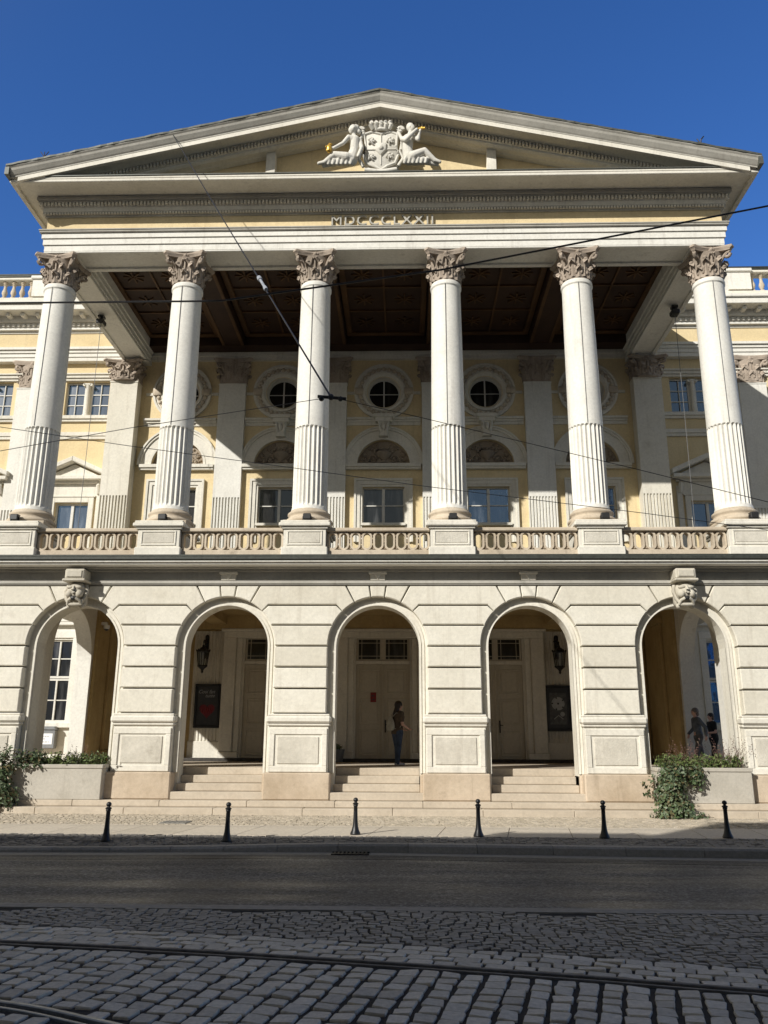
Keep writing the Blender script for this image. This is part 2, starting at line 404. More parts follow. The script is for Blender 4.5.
# pedestals of the piers
for k, px in enumerate(CX):
    lo, hi = px - .66, px + .66
    if k == 0: lo = -10.42
    if k == 5: hi = 10.42
    b = MB()
    b.box(lo - (.10 if k else 0), hi + (.10 if k < 5 else 0), YF - .035, YF + .28, 2.10, 2.17, .02)
    b.box(lo - (.13 if k else 0), hi + (.13 if k < 5 else 0), YF - .10, YF + .28, 2.17, 2.335, .04)
    b.box(lo - (.09 if k else 0), hi + (.09 if k < 5 else 0), YF - .03, YF + .28, 2.335, 2.385, .015)
    # panel frame
    a0, a1 = lo - (.06 if k else 0), hi + (.06 if k < 5 else 0)
    b.box(a0, a1, YF + .02, YF + .28, 1.02, 2.10)
    for (x0, x1, z0, z1) in ((a0, a1, 1.90, 2.05), (a0, a1, 1.03, 1.17), (a0, a0 + .17, 1.17, 1.90), (a1 - .17, a1, 1.17, 1.90)):
        b.box(x0 + .02, x1 - .02, YF - .015, YF + .03, z0, z1, .012)
    ped = b.build('pier_pedestal', 'trim', opera)
    b = MB(); b.box(a0 + .22, a1 - .22, YF - .005, YF + .03, 1.22, 1.85, .012); b.build('panel', 'panel', ped)
    b = MB(); b.box(lo - (.14 if k else 0), hi + (.14 if k < 5 else 0), YF - .14, YF + .9, .40, 1.02, .03)
    b.box(lo - (.20 if k else 0), lo + .02, YF + .1, YF + .88, .40, .99, .03) if k else None
    b.build('base_block', 'sand', ped)
# platform steps across the whole front
b = MB()
xs = [-16 + i * 2.05 for i in range(17)]
for x0, x1 in zip(xs, xs[1:]):
    b.box(x0, x1 - .006, 19.82, 24.2, .05, .262, .012)
for x0, x1 in zip(xs, xs[1:]):
    b.box(x0 + .7, x1 + .694, 20.2, 24.2, .264, .40, .012)
b.build('platform_step', 'step', opera)
for i, cx in enumerate(AX[1:4]):
    b = MB()
    for j in range(4):
        e = .03 if j else .16
        b.box(cx - RI - (e if j == 0 else -.004), cx + RI + (e if j == 0 else -.004), YF - .1 + j * .33, YF + .92, .401 + j * .1775, .401 + (j + 1) * .1775 - .002, .014)
    b.build('entrance_steps', 'step', opera)
b = MB(); b.box(-10.4, 10.4, YF + .9, 28.4, .3, FL); b.build('arcade_floor', 'step', opera)

# ---- arcade interior
YB = 28.4
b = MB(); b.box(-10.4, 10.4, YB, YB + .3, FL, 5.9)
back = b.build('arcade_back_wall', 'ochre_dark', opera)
b = MB()
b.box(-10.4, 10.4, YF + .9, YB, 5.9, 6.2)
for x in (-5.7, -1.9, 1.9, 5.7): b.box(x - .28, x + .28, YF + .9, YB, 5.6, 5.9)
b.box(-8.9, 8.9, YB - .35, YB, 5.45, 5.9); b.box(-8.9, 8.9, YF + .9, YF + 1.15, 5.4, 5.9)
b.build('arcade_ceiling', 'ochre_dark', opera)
# reeded wall bays and white portals
for x0, x1 in ((-6.55, -5.15), (-2.55, -2.0), (2.0, 2.55), (5.15, 6.55)):
    b = MB(); b.box(x0, x1, YB - .05, YB, 1.75, 5.4)
    n = int((x1 - x0) / .11)
    for k in range(n):
        x = x0 + (k + .5) * (x1 - x0) / n
        b.tube([(x, YB - .05, 1.76), (x, YB - .05, 5.4)], .038, 8)
    b.build('reeded_panel', 'trim', opera, smooth=40)
    b = MB(); b.box(x0 - .03, x1 + .03, YB - .11, YB, FL, 1.75, .02); b.build('panel_base', 'trim', opera)
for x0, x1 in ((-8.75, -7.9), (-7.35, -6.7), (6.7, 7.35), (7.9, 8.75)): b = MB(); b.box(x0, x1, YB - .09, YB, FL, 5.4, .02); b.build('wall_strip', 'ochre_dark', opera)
def doorway(cx):
    p = MB()
    for sg in (-1, 1):
        p.box(cx + sg * .98, cx + sg * 1.18, YB - .22, YB, FL + .3, 5.16, .02)
        p.box(cx + sg * 1.18, cx + sg * 1.62, YB - .30, YB, FL + .3, 5.16, .02)
        p.box(cx + sg * .96, cx + sg * 1.66, YB - .35, YB, FL, FL + .3, .02)
        p.box(cx + sg * .90, cx + sg * .98, YB - .12, YB, FL, 5.20)
    p.box(cx - 1.62, cx + 1.62, YB - .30, YB, 5.16, 5.36, .02)
    p.box(cx - 1.7, cx + 1.7, YB - .4, YB, 5.36, 5.46, .02)
    p.box(cx - .9, cx + .9, YB - .13, YB, 4.28, 4.40, .01)
    p.build('door_surround', 'trim', opera)
    d = MB()
    for sg in (-1, 1):
        xa, xb = cx + sg * .012, cx + sg * .89
        d.box(xa, xb, YB - .06, YB + .01, FL + .02, 4.27)
        m0, m1 = sorted((xa + sg * .10, xb - sg * .10))
        for z0, z1 in ((1.30, 2.15), (2.30, 3.15), (3.30, 4.12)):
            for (q0, q1, w0, w1) in ((m0, m1, z1 - .05, z1), (m0, m1, z0, z0 + .05), (m0, m0 + .05, z0 + .05, z1 - .05), (m1 - .05, m1, z0 + .05, z1 - .05)):
                d.box(q0, q1, YB - .085, YB - .05, w0, w1, .01)
            d.box(m0 + .09, m1 - .09, YB - .075, YB - .05, z0 + .09, z1 - .09, .012)
    d.box(cx - .03, cx + .03, YB - .10, YB - .05, FL + .02, 4.27, .01)
    dr = d.build('door', 'door', opera)
    h = MB(); h.box(cx + .07, cx + .11, YB - .10, YB - .06, 2.05, 2.45, .008); h.tube([(cx + .09, YB - .1, 2.3), (cx + .09, YB - .15, 2.3), (cx + .19, YB - .15, 2.29)], .013, 8)
    h.build('handle', 'iron', dr)
    t = MB()
    for sg in (-1, 1):
        xa, xb = sorted((cx + sg * .045, cx + sg * .88))
        for (q0, q1, w0, w1) in ((xa, xb, 5.12, 5.17), (xa, xb, 4.40, 4.45), (xa, xa + .05, 4.45, 5.12), (xb - .05, xb, 4.45, 5.12)):
            t.box(q0, q1, YB - .09, YB, w0, w1)
        for x in (xa + .16, xb - .16): t.box(x - .008, x + .008, YB - .075, YB - .04, 4.45, 5.12)
        for z in (4.56, 5.0): t.box(xa + .05, xb - .05, YB - .073, YB - .042, z - .008, z + .008)
    t.box(cx - .045, cx + .045, YB - .10, YB, 4.40, 5.17)
    tr = t.build('transom', 'door', opera)
    g = MB(); g.box(cx - .86, cx + .86, YB - .05, YB - .002, 4.44, 5.14); g.build('pane', 'glassb', tr)
for cx in (-3.88, -.08, 3.72): doorway(cx)
b = MB(); b.box(-8.9, 8.9, YB - .42, YB, FL, FL + .11, .01); b.build('door_sill', 'rust', opera)

# ---- side walls of the arcade, each with one arch
for sg in (-1, 1):
    b = MB()
    rr = 1.40; yc = 23.8
    b.archwall(YF + .9, YB + 1.1, yc, rr, .3, ZS + .05, 5.9, 0, .45, 28)
    # local x -> world y, local y -> world x
    b.v = [(sg * (8.9 + y), x, z) for x, y, z in b.v]
    if sg > 0: b.f = [f[::-1] for f in b.f]
    sw = b.build('side_wall', 'white', opera)
    b = MB()
    for (a, c) in ((25.22, YB),):
        b.box(sg * 8.895, sg * 8.80, 25.34, YB, FL, 5.9)
        b.box(sg * 8.80, sg * 8.70, 26.35, 27.35, FL + .35, 5.4, .02); b.box(sg * 8.80, sg * 8.66, 26.25, 27.45, FL, FL + .35, .02)
        b.box(sg * 8.80, sg * 8.66, 26.25, 27.45, 5.4, 5.6, .02)
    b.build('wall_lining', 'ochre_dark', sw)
    b = MB(); b.box(sg * 9.36, sg * 17, 21.6, 29.5, .2, FL); b.build('terrace', 'step', opera)

# ---- ground floor entablature
b = MB()
def ubar(b, e, z0, z1, back=29.5, hx=10.42, y=YF, bev=0):
    b.box(-hx - e, hx + e, y - e, YF + .9, z0, z1, bev)
    for sg in (-1, 1): b.box(sg * (hx + e), sg * (hx - .6), YF + .9, back, z0, z1)
ubar(b, .035, 5.56, 5.585); ubar(b, .07, 5.585, 5.665, bev=.012); ubar(b, -.02, 5.665, 5.93)
ubar(b, .09, 5.90, 5.96); ubar(b, .22, 5.96, 6.00, bev=.01)
b.build('frieze_band', 'grey', opera)
b = MB(); ubar(b, .50, 5.995, 6.045, bev=.012); ubar(b, .56, 6.045, 6.085, bev=.012)
b.build('cornice', 'white', opera)
b = MB(); ubar(b, .60, 6.085, 6.20, bev=.03); b.box(-10.4, 10.4, YF - .1, YB, 6.2, 6.34); b.box(-10.4, 10.4, YF + .9, YB + .3, 6.34, 6.40)
b.build('cornice_flashing', 'darksheet', opera)
# brackets and mask keystones
for i, cx in enumerate(AX):
    b = MB()
    if i in (1, 2, 3):
        b.box(cx - .19, cx + .19, YF - .06, YF + .03, 5.68, 5.90, .015)
        b.box(cx - .23, cx + .23, YF - .11, YF + .03, 5.83, 5.895, .012)
        b.prism([(cx - .10, 5.84), (cx + .10, 5.84), (cx, 5.70)], YF - .09, YF - .05, .01)
        b.build('frieze_bracket', 'cream', opera)
    else:
        b.box(cx - .25, cx + .25, YF - .46, YF + .03, 5.64, 5.90, .03)
        b.box(cx - .20, cx + .20, YF - .49, YF - .44, 5.68, 5.86, .02)
        b.box(cx - .29, cx + .29, YF - .50, YF + .03, 5.58, 5.645, .02)
        ks = b.build('keystone', 'mask', opera)
        b = MB()
        # grotesque mask: brow, cheeks, nose, open mouth with curled scrolls
        b.ball((cx, YF - .20, 5.36), .24, 16, (1, .95, 1.05))
        b.box(cx - .22, cx + .22, YF - .15, YF + .1, 5.0, 5.58, .06)
        b.ball((cx - .10, YF - .37, 5.44), .085, 10, (1.2, .8, .55)); b.ball((cx + .10, YF - .37, 5.44), .085, 10, (1.2, .8, .55))
        b.tube([(cx, YF - .42, 5.46), (cx, YF - .47, 5.36), (cx, YF - .44, 5.31)], lambda t: .03 + .025 * t, 8)
        b.ball((cx - .12, YF - .35, 5.28), .10, 10); b.ball((cx + .12, YF - .35, 5.28), .10, 10)
        for sg in (-1, 1):
            b.tube([(cx + sg * .22, YF - .18, 5.5), (cx + sg * .27, YF - .22, 5.35), (cx + sg * .23, YF - .26, 5.17), (cx + sg * .15, YF - .28, 5.05)], lambda t: .06 - .02 * t, 8)
            b.tube([(cx + sg * .05, YF - .38, 5.17), (cx + sg * .14, YF - .34, 5.12), (cx + sg * .17, YF - .27, 5.02)], .04, 8)
            b.ball((cx + sg * .16, YF - .18, 5.0), .07, 10)
        b.tube([(cx - .14, YF - .27, 5.03), (cx, YF - .30, 5.02), (cx + .14, YF - .27, 5.03)], .045, 8)
        b.build('carved_mask', 'mask', ks, smooth=60)
        b = MB(); b.ball((cx, YF - .36, 5.17), .075, 10, (1.3, .8, .8)); b.build('open_mouth', 'black', ks)

# ---- balcony pedestals, balustrade
def capital(r, h, flat=False):
    """Corinthian capital, base at z=0, neck radius r, height h"""
    b = MB()
    prof = [(r * .99, 0), (r * 1.02, .02 * h), (r * 1.0, .04 * h), (r * .96, .06 * h), (r * .96, .45 * h), (r * 1.02, .65 * h), (r * 1.18, .80 * h), (r * 1.22, .845 * h)]
    b.lathe(prof, n=32)
    def leaf(ang, z0, z1, rad, w, out):
        nv, nu = 9, 6; vs = []; fs = []
        for i in range(nv + 1):
            t = i / nv
            z = z0 + (z1 - z0) * (t if t < .86 else .86 + (t - .86) * -.55)
            if t >= .86: z = z0 + (z1 - z0) * (.97 - (t - .86) * 1.3)
            ro = rad + out * (t ** 3) + .015
            for j in range(nu + 1):
                u = j / nu * 2 - 1
                ww = w * (1 - .25 * t) * (1 if t < .7 else 1 - 1.4 * (t - .7)) * (1 + .16 * (i % 2))
                a = ang + u * ww / rad
                rr = ro - .035 * abs(u) + .03 * (1 - abs(u)) * (1 if j % 2 else .5)
                vs.append((rr * cos(a), rr * sin(a), z - .10 * h * abs(u) * t * (.5 + .5 * (i % 2))))
        for i in range(nv):
            for j in range(nu):
                a = i * (nu + 1) + j
                fs.append((a, a + 1, a + nu + 2, a + nu + 1))
        b.add(vs, fs)
        # thick back for the curl
        b.ball(((rad + out * .75) * cos(ang), (rad + out * .75) * sin(ang), z0 + (z1 - z0) * .90), .07 * r / .42, 8, (1, 1, .75))
        for q in (-.5, .5):
            aa = ang + q * w / rad
            b.ball(((rad + .02) * cos(aa), (rad + .02) * sin(aa), z0 + (z1 - z0) * .52), .045 * r / .42, 6, (1, 1, 1.8))
    for k in range(8): leaf(k * pi / 4, .05 * h, .42 * h, r * .98, r * .34, r * .30)
    for k in range(8): leaf(k * pi / 4 + pi / 8, .08 * h, .68 * h, r * .98, r * .32, r * .40)
    # volutes on the diagonals
    for k in range(4):
        a = pi / 4 + k * pi / 2
        path = []
        for i in range(8):
            t = i / 7; path.append(((r * (1.0 + .52 * t ** 1.4)) * cos(a), (r * (1.0 + .52 * t ** 1.4)) * sin(a), h * (.46 + .36 * t ** .7)))
        ce = r * 1.52; cz = h * .74
        for i in range(1, 11):
            q = 1.2 - i * .62; rr = .115 * h * (1 - i / 14)
            path.append(((ce + rr * cos(q)) * cos(a), (ce + rr * cos(q)) * sin(a), cz + rr * sin(q)))
        b.tube(path, lambda t: r * (.085 + .035 * sin(pi * t)), 8)
        # inner helices
        for sg in (-1, 1):
            aa = a + sg * .50
            b.tube([(r * 1.0 * cos(aa), r * 1.0 * sin(aa), .5 * h), (r * 1.14 * cos(aa + sg * .08), r * 1.14 * sin(aa + sg * .08), .68 * h), (r * 1.25 * cos(aa + sg * .17), r * 1.25 * sin(aa + sg * .17), .78 * h), (r * 1.28 * cos(aa + sg * .25), r * 1.28 * sin(aa + sg * .25), .72 * h)], r * .06, 6)
    # concave abacus
    n = 10; d = r * 1.98; lo = []
    for k in range(4):
        a0 = pi / 4 + k * pi / 2 + .085; a1 = pi / 4 + (k + 1) * pi / 2 - .085
        p0 = Vector((d * cos(a0), d * sin(a0))); p1 = Vector((d * cos(a1), d * sin(a1)))
        for i in range(n + 1):
            t = i / n; p = p0.lerp(p1, t); m = (p0 + p1) / 2
            lo.append(p - m.normalized() * (r * .34 * (1 - (2 * t - 1) ** 2)))
    m = len(lo); vs = []
    for sc, z in ((.90, .85), (.93, .90), (1.0, .935), (.99, 1.0)): vs += [(p.x * sc, p.y * sc, z * h) for p in lo]
    fs = [(q * m + i, q * m + (i + 1) % m, (q + 1) * m + (i + 1) % m, (q + 1) * m + i) for q in range(3) for i in range(m)]
    fs += [tuple(range(m))[::-1], tuple(3 * m + i for i in range(m))]
    b.add(vs, fs)
    for k in range(4):
        a = k * pi / 2; c = (r * 1.10 * cos(a), r * 1.10 * sin(a))
        b.ball((r * 1.12 * cos(a), r * 1.12 * sin(a), h * .90), r * .15, 8)
        for q in range(5): b.ball((r * 1.13 * cos(a) - r * .15 * sin(a) * cos(q * 1.257), r * 1.13 * sin(a) + r * .15 * cos(a) * cos(q * 1.257), h * .90 + r * .15 * sin(q * 1.257)), r * .075, 6)
        b.tube([(r * 1.06 * cos(a), r * 1.06 * sin(a), h * .45), (r * 1.10 * cos(a), r * 1.10 * sin(a), h * .85)], r * .07, 6)
    return b
def shaft():
    b = MB(); NF = 24; SEG = 6; n = NF * SEG
    zb, zf, zt = 7.72, 10.10, 14.56
    zz = [zb, zb + .03, zb + .06, zb + .1, zb + .16, zb + .22]
    zz += [lerp(zb + .22, zf - .1, t / 8) for t in range(1, 9)]
    zz += [zf - .07, zf - .045, zf - .025, zf - .01, zf, zf + .02, zf + .05]
    zz += [lerp(zf + .05, zt - .25, t / 12) for t in range(1, 13)] + [zt - .16, zt - .12, zt - .115, zt - .06, zt - .055, zt]
    vs = []
    for z in zz:
        t = (z - zb) / (zt - zb); r0 = .475 - .055 * t ** 1.6
        if z > zt - .13: r0 += .03 * (1 if z < zt - .05 else .6)
        if z < zb + .1: r0 += .03 * (1 - (z - zb) / .1)
        for k in range(n):
            a = 2 * pi * k / n; u = ((k % SEG) / SEG - .5) * 2   # -1..1 over one flute
            dep = 0
            if zb + .1 < z < zf + .001:
                x = abs(u) / .80
                if x < 1:
                    e = min((z - zb - .1) / .12, (zf - z) / .06, 1)
                    lim = sqrt(max(0, 1 - (1 - max(0, e)) ** 2))
                    dep = .055 * sqrt(1 - x * x) * (1 if x < lim or e >= 1 else 0) * min(1, lim * 1.2)
            vs.append(((r0 - dep) * cos(a), (r0 - dep) * sin(a), z))
    m = len(zz)
    fs = [(i * n + k, i * n + (k + 1) % n, (i + 1) * n + (k + 1) % n, (i + 1) * n + k) for i in range(m - 1) for k in range(n)]
    b.add(vs, fs); return b
col0 = None
for i, x in enumerate(CX):
    if col0 is None:
        sh = shaft(); sh.v = [(p[0] + x, p[1] + YC, p[2]) for p in sh.v]
        col0 = sh.build('column', 'white', opera, loc=(x, YC, 7.26), smooth=35)
        q = MB()
        q.box(-.62, .62, -.62, .62, 7.262, 7.36, .012)
        q.lathe([(r_, 7.36 + (z_ - 7.42) * .79) for r_, z_ in [(.60, 7.42), (.64, 7.46), (.645, 7.51), (.62, 7.56), (.56, 7.585), (.545, 7.62), (.545, 7.67), (.57, 7.70), (.585, 7.735), (.58, 7.78), (.55, 7.81), (.52, 7.84), (.50, 7.885)]], n=48)
        q.v = [(p[0] + x, p[1] + YC, p[2]) for p in q.v]
        q.build('base', 'balus', col0, smooth=50)
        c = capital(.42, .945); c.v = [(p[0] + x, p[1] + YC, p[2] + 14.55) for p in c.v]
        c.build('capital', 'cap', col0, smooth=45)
        q = MB(); q.tube([(x - .04, YC - .44, 14.5), (x - .04, YC - .455, 12.5), (x - .045, YC - .475, 10.12)], .009, 6); q.build('shaft_line', 'wire_grey', col0)  # thin tube added to draw the dark line down the shaft
    else:
        c = copy_tree(col0, opera); c.location = Vector((x, YC, 7.26)) - WLOC[opera.name]
# pedestals
for i, x in enumerate(CX):
    b = MB()
    b.box(x - .60, x + .60, YF - .02, 22.2, 6.34, 6.56, .02)
    b.box(x - .55, x + .55, YF + .03, 22.15, 6.56, 7.04, .01)
    b.box(x - .60, x + .60, YF - .02, 22.2, 7.04, 7.10, .012); b.box(x - .67, x + .67, YF - .09, 22.27, 7.10, 7.20, .02)
    b.box(x - .63, x + .63, YF - .05, 22.23, 7.20, 7.262, .012)
    for (x0, x1, z0, z1) in ((-.46, .46, 6.96, 7.00), (-.46, .46, 6.61, 6.65), (-.46, -.42, 6.65, 6.96), (.42, .46, 6.65, 6.96)):
        b.box(x + x0, x + x1, YF + .005, YF + .04, z0, z1, .008)
    p = b.build('pedestal', 'trim', opera)
    b = MB(); b.box(x - .40, x + .40, YF + .015, YF + .04, 6.67, 6.94, .01); b.build('panel', 'panel', p)
for k in range(5):
    x0, x1 = CX[k] + .56, CX[k + 1] - .56
    b = MB()
    b.box(x0, x1, YF + .12, YF + .42, 6.34, 6.51, .015)
    b.box(x0, x1, YF + .08, YF + .46, 6.99, 7.09, .02)
    bal = b.build('balustrade', 'balus', opera)
    b = MB(); n = 9; w = (x1 - x0) / n
    for j in range(n):
        cx = x0 + (j + .5) * w; ro, ri = .135, .086; zc0, zc1 = 6.51 + ro, 7.0 - ro
        out = [(ro * cos(radians(a)) + cx, zc1 + ro * sin(radians(a))) for a in range(0, 181, 15)] + [(ro * cos(radians(a)) + cx, zc0 + ro * sin(radians(a))) for a in range(180, 361, 15)]
        inn = [(ri * cos(radians(a)) + cx, zc1 + ri * sin(radians(a))) for a in range(0, 181, 15)] + [(ri * cos(radians(a)) + cx, zc0 + ri * sin(radians(a))) for a in range(180, 361, 15)]
        m = len(out); vs = []
        for lp, y in ((out, YF + .16), (out, YF + .34), (inn, YF + .34), (inn, YF + .16)): vs += [(p[0], y, p[1]) for p in lp]
        b.add(vs, [(q * m + i, q * m + (i + 1) % m, ((q + 1) % 4) * m + (i + 1) % m, ((q + 1) % 4) * m + i) for q in range(4) for i in range(m)])
        if j < n - 1:
            b.ring(cx + w / 2, 6.765, .012, .045, 0, 360, YF + .19, YF + .32, 12)
            for z in (6.60, 6.93): b.disc(cx + w / 2, z, .055, YF + .21, YF + .33, 10)
    for z in (6.645, 6.765, 6.885):
        b.box(x0, x0 + .04, YF + .2, YF + .34, z - .05, z + .05)
    b.build('tracery', 'balus', bal)

# ---- upper loggia back wall
ZT = 16.35
OCZ = 14.40; ARZ = 11.52; XO = -.10; AU = [x + XO for x in AX]
b = MB()
b.box(-9.8, 9.6, YW + .35, YW + .5, 6.34, 17)
for i, cx in enumerate(AU):
    x0, x1 = cx - 1.9, cx + 1.9
    # wall with three openings: window, lunette, oculus - built as bands
    b.box(x0, cx - .76, YW, YW + .36, 6.34, 10.67); b.box(cx + .76, x1, YW, YW + .36, 6.34, 10.67)
    b.box(cx - .76, cx + .76, YW, YW + .36, 6.34, 9.28)
    b.box(x0, x1, YW, YW + .36, 10.67, ARZ)
    b.archwall(x0, x1, cx, .97, ARZ, ARZ + .001, 13.2, YW, YW + .36, 24)
    # square around the oculus
    n = 32; ro = .62
    b.box(x0, cx - 1, YW, YW + .36, 13.2, ZT); b.box(cx + 1, x1, YW, YW + .36, 13.2, ZT)
    b.box(cx - 1, cx + 1, YW, YW + .36, 13.2, OCZ - 1); b.box(cx - 1, cx + 1, YW, YW + .36, OCZ + 1, ZT)
    vs = []
    for k in range(n):
        a = 2 * pi * k / n + pi / 4 - pi / 4; c, s_ = cos(a), sin(a); q = 1 / max(abs(c), abs(s_))
        vs += [(cx + ro * c, YW, OCZ + ro * s_), (cx + q * c, YW, OCZ + q * s_), (cx + ro * c, YW + .36, OCZ + ro * s_)]
    fs = []
    for k in range(n):
        a, d = 3 * k, 3 * ((k + 1) % n)
        fs += [(a, a + 1, d + 1, d), (a, d, d + 2, a + 2)]
    b.add(vs, fs)
b.build('loggia_wall', 'ochre', opera)
def casement(cx, z0, z1, hw, y, parent, name='window', cols=2, rows=2, fw=.07, glass='glass', depth=.08, tilt=0, mull=.05):
    """window frame (part) with one pane sub-part"""
    b = MB()
    b.box(cx - hw, cx + hw, y, y + depth, z1 - fw, z1); b.box(cx - hw, cx + hw, y, y + depth, z0, z0 + fw * 1.3)
    b.box(cx - hw, cx - hw + fw, y, y + depth, z0 + fw * 1.3, z1 - fw); b.box(cx + hw - fw, cx + hw, y, y + depth, z0 + fw * 1.3, z1 - fw)
    for k in range(1, cols):
        x = cx - hw + fw + (2 * hw - 2 * fw) * k / cols; m = mull if (k * 2 == cols) else .018
        b.box(x - m, x + m, y - .01, y + depth - .01, z0 + fw * 1.3, z1 - fw)
    for k in range(1, rows):
        z = z0 + fw * 1.3 + (z1 - z0 - fw * 2.3) * k / rows
        b.box(cx - hw + fw, cx + hw - fw, y + .012, y + depth - .014, z - .018, z + .018)
    w = b.build(name, 'frame', parent)
    g = MB(); n = cols
    for k in range(cols):
        xa = cx - hw + fw + (2 * hw - 2 * fw) * k / cols; xb = cx - hw + fw + (2 * hw - 2 * fw) * (k + 1) / cols
        t0, t1 = R.uniform(-.006, .006) + tilt, R.uniform(-.006, .006)
        g.add([(xa, y + .05 + t0, z0 + fw), (xb, y + .05 - t0, z0 + fw), (xb, y + .05 - t0 + t1, z1 - fw), (xa, y + .05 + t0 + t1, z1 - fw),
               (xa, y + .066 + t0, z0 + fw), (xb, y + .066 - t0, z0 + fw), (xb, y + .066 - t0 + t1, z1 - fw), (xa, y + .066 + t0 + t1, z1 - fw)],
              [(0, 1, 2, 3), (7, 6, 5, 4), (0, 4, 5, 1), (1, 5, 6, 2), (2, 6, 7, 3), (3, 7, 4, 0)])
    g.build('pane', glass, w)
    return w
for i, cx in enumerate(AU):
    # window with moulded surround
    casement(cx, 9.30, 10.67, .76, YW + .12, opera, fw=.05, glass=('glassb', 'glassb', 'glassb', 'glass', 'glass')[i])
    b = MB()
    for hw0, hw1, zt0, e in ((.76, .84, 10.67, .05), (.84, .98, 10.75, .09), (.98, 1.06, 10.89, .13)):
        d = hw1 - hw0
        b.box(cx - hw1, cx + hw1, YW - e, YW, zt0, zt0 + d)
        for sg in (-1, 1): b.box(cx + sg * hw0, cx + sg * hw1, YW - e, YW, 8.6, zt0)
    b.box(cx - .8, cx + .8, YW - .16, YW, 9.20, 9.29)
    b.build('window_surround', 'trim', opera)
    # lunette with archivolt
    b = MB()
    for r0, r1, e in ((.97, 1.05, .07), (1.05, 1.34, .05), (1.34, 1.42, .10), (1.42, 1.48, .14)): b.ring(cx, ARZ, r0, r1, 0, 180, YW - e, YW, 36)
    b.build('archivolt', 'trim', opera)
    b = MB()
    b.box(cx - .96, cx + .96, YW + .16, YW + .2, ARZ, ARZ + .98)
    # foliate relief: vase, scrolls, rosettes
    b.lathe([(.04, 0), (.16, .04), (.06, .14), (.2, .28), (.28, .42), (.24, .48)], (cx, YW + .16, ARZ + .08), 16)
    for sg in (-1, 1):
        for (ax, az, rr) in ((.38, .26, .17), (.62, .18, .13), (.33, .60, .12), (.70, .40, .08)):
            b.tube([(cx + sg * (ax + rr * (1 - k / 16) * cos(k * .75)), YW + .13, ARZ + az + rr * (1 - k / 16) * sin(k * .75)) for k in range(13)], .035, 6)
            b.ball((cx + sg * ax, YW + .13, ARZ + az), .05, 8)
        for k in range(7): b.ball((cx + sg * .84 * cos(k * .2 + .08), YW + .14, ARZ + .86 * sin(k * .2 + .08)), .045, 6)
        b.tube([(cx + sg * .18, YW + .13, ARZ + .35), (cx + sg * .25, YW + .10, ARZ + .5), (cx + sg * .2, YW + .12, ARZ + .7)], .05, 6)
    for k in range(9): b.ball((cx + (k - 4) * .06, YW + .12, ARZ + .66 + .04 * (k % 2)), .045, 6)
    b.build('lunette_relief', 'carved', opera, smooth=60)
    # string course, keystone console
    b = MB()
    b.box(cx - 1.37, cx + 1.37, YW - .16, YW, ARZ - .2, ARZ - .12); b.box(cx - 1.37, cx + 1.37, YW - .22, YW, ARZ - .12, ARZ - .002)
    b.build('impost_band', 'trim', opera); b = MB()
    b.box(cx - 1.37, cx + 1.37, YW - .05, YW, 13.06, 13.18); b.box(cx - 1.37, cx + 1.37, YW - .10, YW, 13.18, 13.26); b.box(cx - 1.37, cx + 1.37, YW - .17, YW, 13.26, 13.34)
    b.build('string_course', 'trim', opera)
    for sg in (-1, 1): b = MB(); b.box(cx + sg * 1.10, cx + sg * 1.37, YW - .06, YW, 14.30, 14.40); b.build('wall_moulding', 'trim', opera)
    b = MB()
    b.box(cx - .36, cx + .36, YW - .34, YW - .17, 13.28, 13.42, .012); b.box(cx - .30, cx + .30, YW - .30, YW, 13.12, 13.28, .012)
    b.prism([(cx - .22, 13.13), (cx + .22, 13.13), (cx + .14, 12.62), (cx - .14, 12.62)], YW - .26, YW - .05, .015)
    for sg in (-1, 1): b.tube([(cx + sg * .17, YW - .27, 13.1), (cx + sg * .15, YW - .31, 12.95), (cx + sg * .11, YW - .27, 12.72)], .05, 8)
    b.ball((cx, YW - .27, 12.92), .09, 10, (1, 1, 1.6)); b.box(cx - .17, cx + .17, YW - .28, YW - .05, 12.56, 12.63, .01)
    b.build('console', 'trim', opera, smooth=40)
    # oculus
    b = MB()
    b.ring(cx, OCZ, .62, .72, 0, 360, YW + .02, YW + .1, 40, YW - .1)
    b.ring(cx, OCZ, .72, .80, 0, 360, YW - .12, YW + .02, 40); b.ring(cx, OCZ, .80, 1.03, 0, 360, YW - .06, YW + .02, 40); b.ring(cx, OCZ, 1.03, 1.11, 0, 360, YW - .11, YW + .02, 40)
    b.ring(cx, OCZ, .57, .62, 0, 360, YW + .24, YW + .30, 40, YW + .02)
    sur = b.build('oculus_surround', 'trim', opera, smooth=30)
    b = MB()
    for k in range(28):
        if k in (0, 14): continue
        a = 2 * pi * k / 28; b.ball((cx + .90 * cos(a), YW - .07, OCZ + .90 * sin(a)), .082, 8, (1, .9, 1))
        a += pi / 28; b.ball((cx + .92 * cos(a), YW - .06, OCZ + .92 * sin(a)), .035, 6)
    for sg in (-1, 1): b.box(cx + sg * .76, cx + sg * 1.09, YW - .16, YW, OCZ - .13, OCZ + .13, .02)
    b.build('carved_garland', 'balus', sur, smooth=60)
    b = MB(); b.ring(cx, OCZ, .55, .60, 0, 360, YW + .2, YW + .3, 32); b.box(cx - .025, cx + .025, YW + .22, YW + .29, OCZ - .57, OCZ + .57); b.box(cx - .57, cx + .57, YW + .23, YW + .285, OCZ - .012, OCZ + .012)
    fr = b.build('oculus_window', 'frame', opera)
    b = MB(); b.disc(cx, OCZ, .59, YW + .26, YW + .275, 32); b.build('pane', 'glassb', fr)
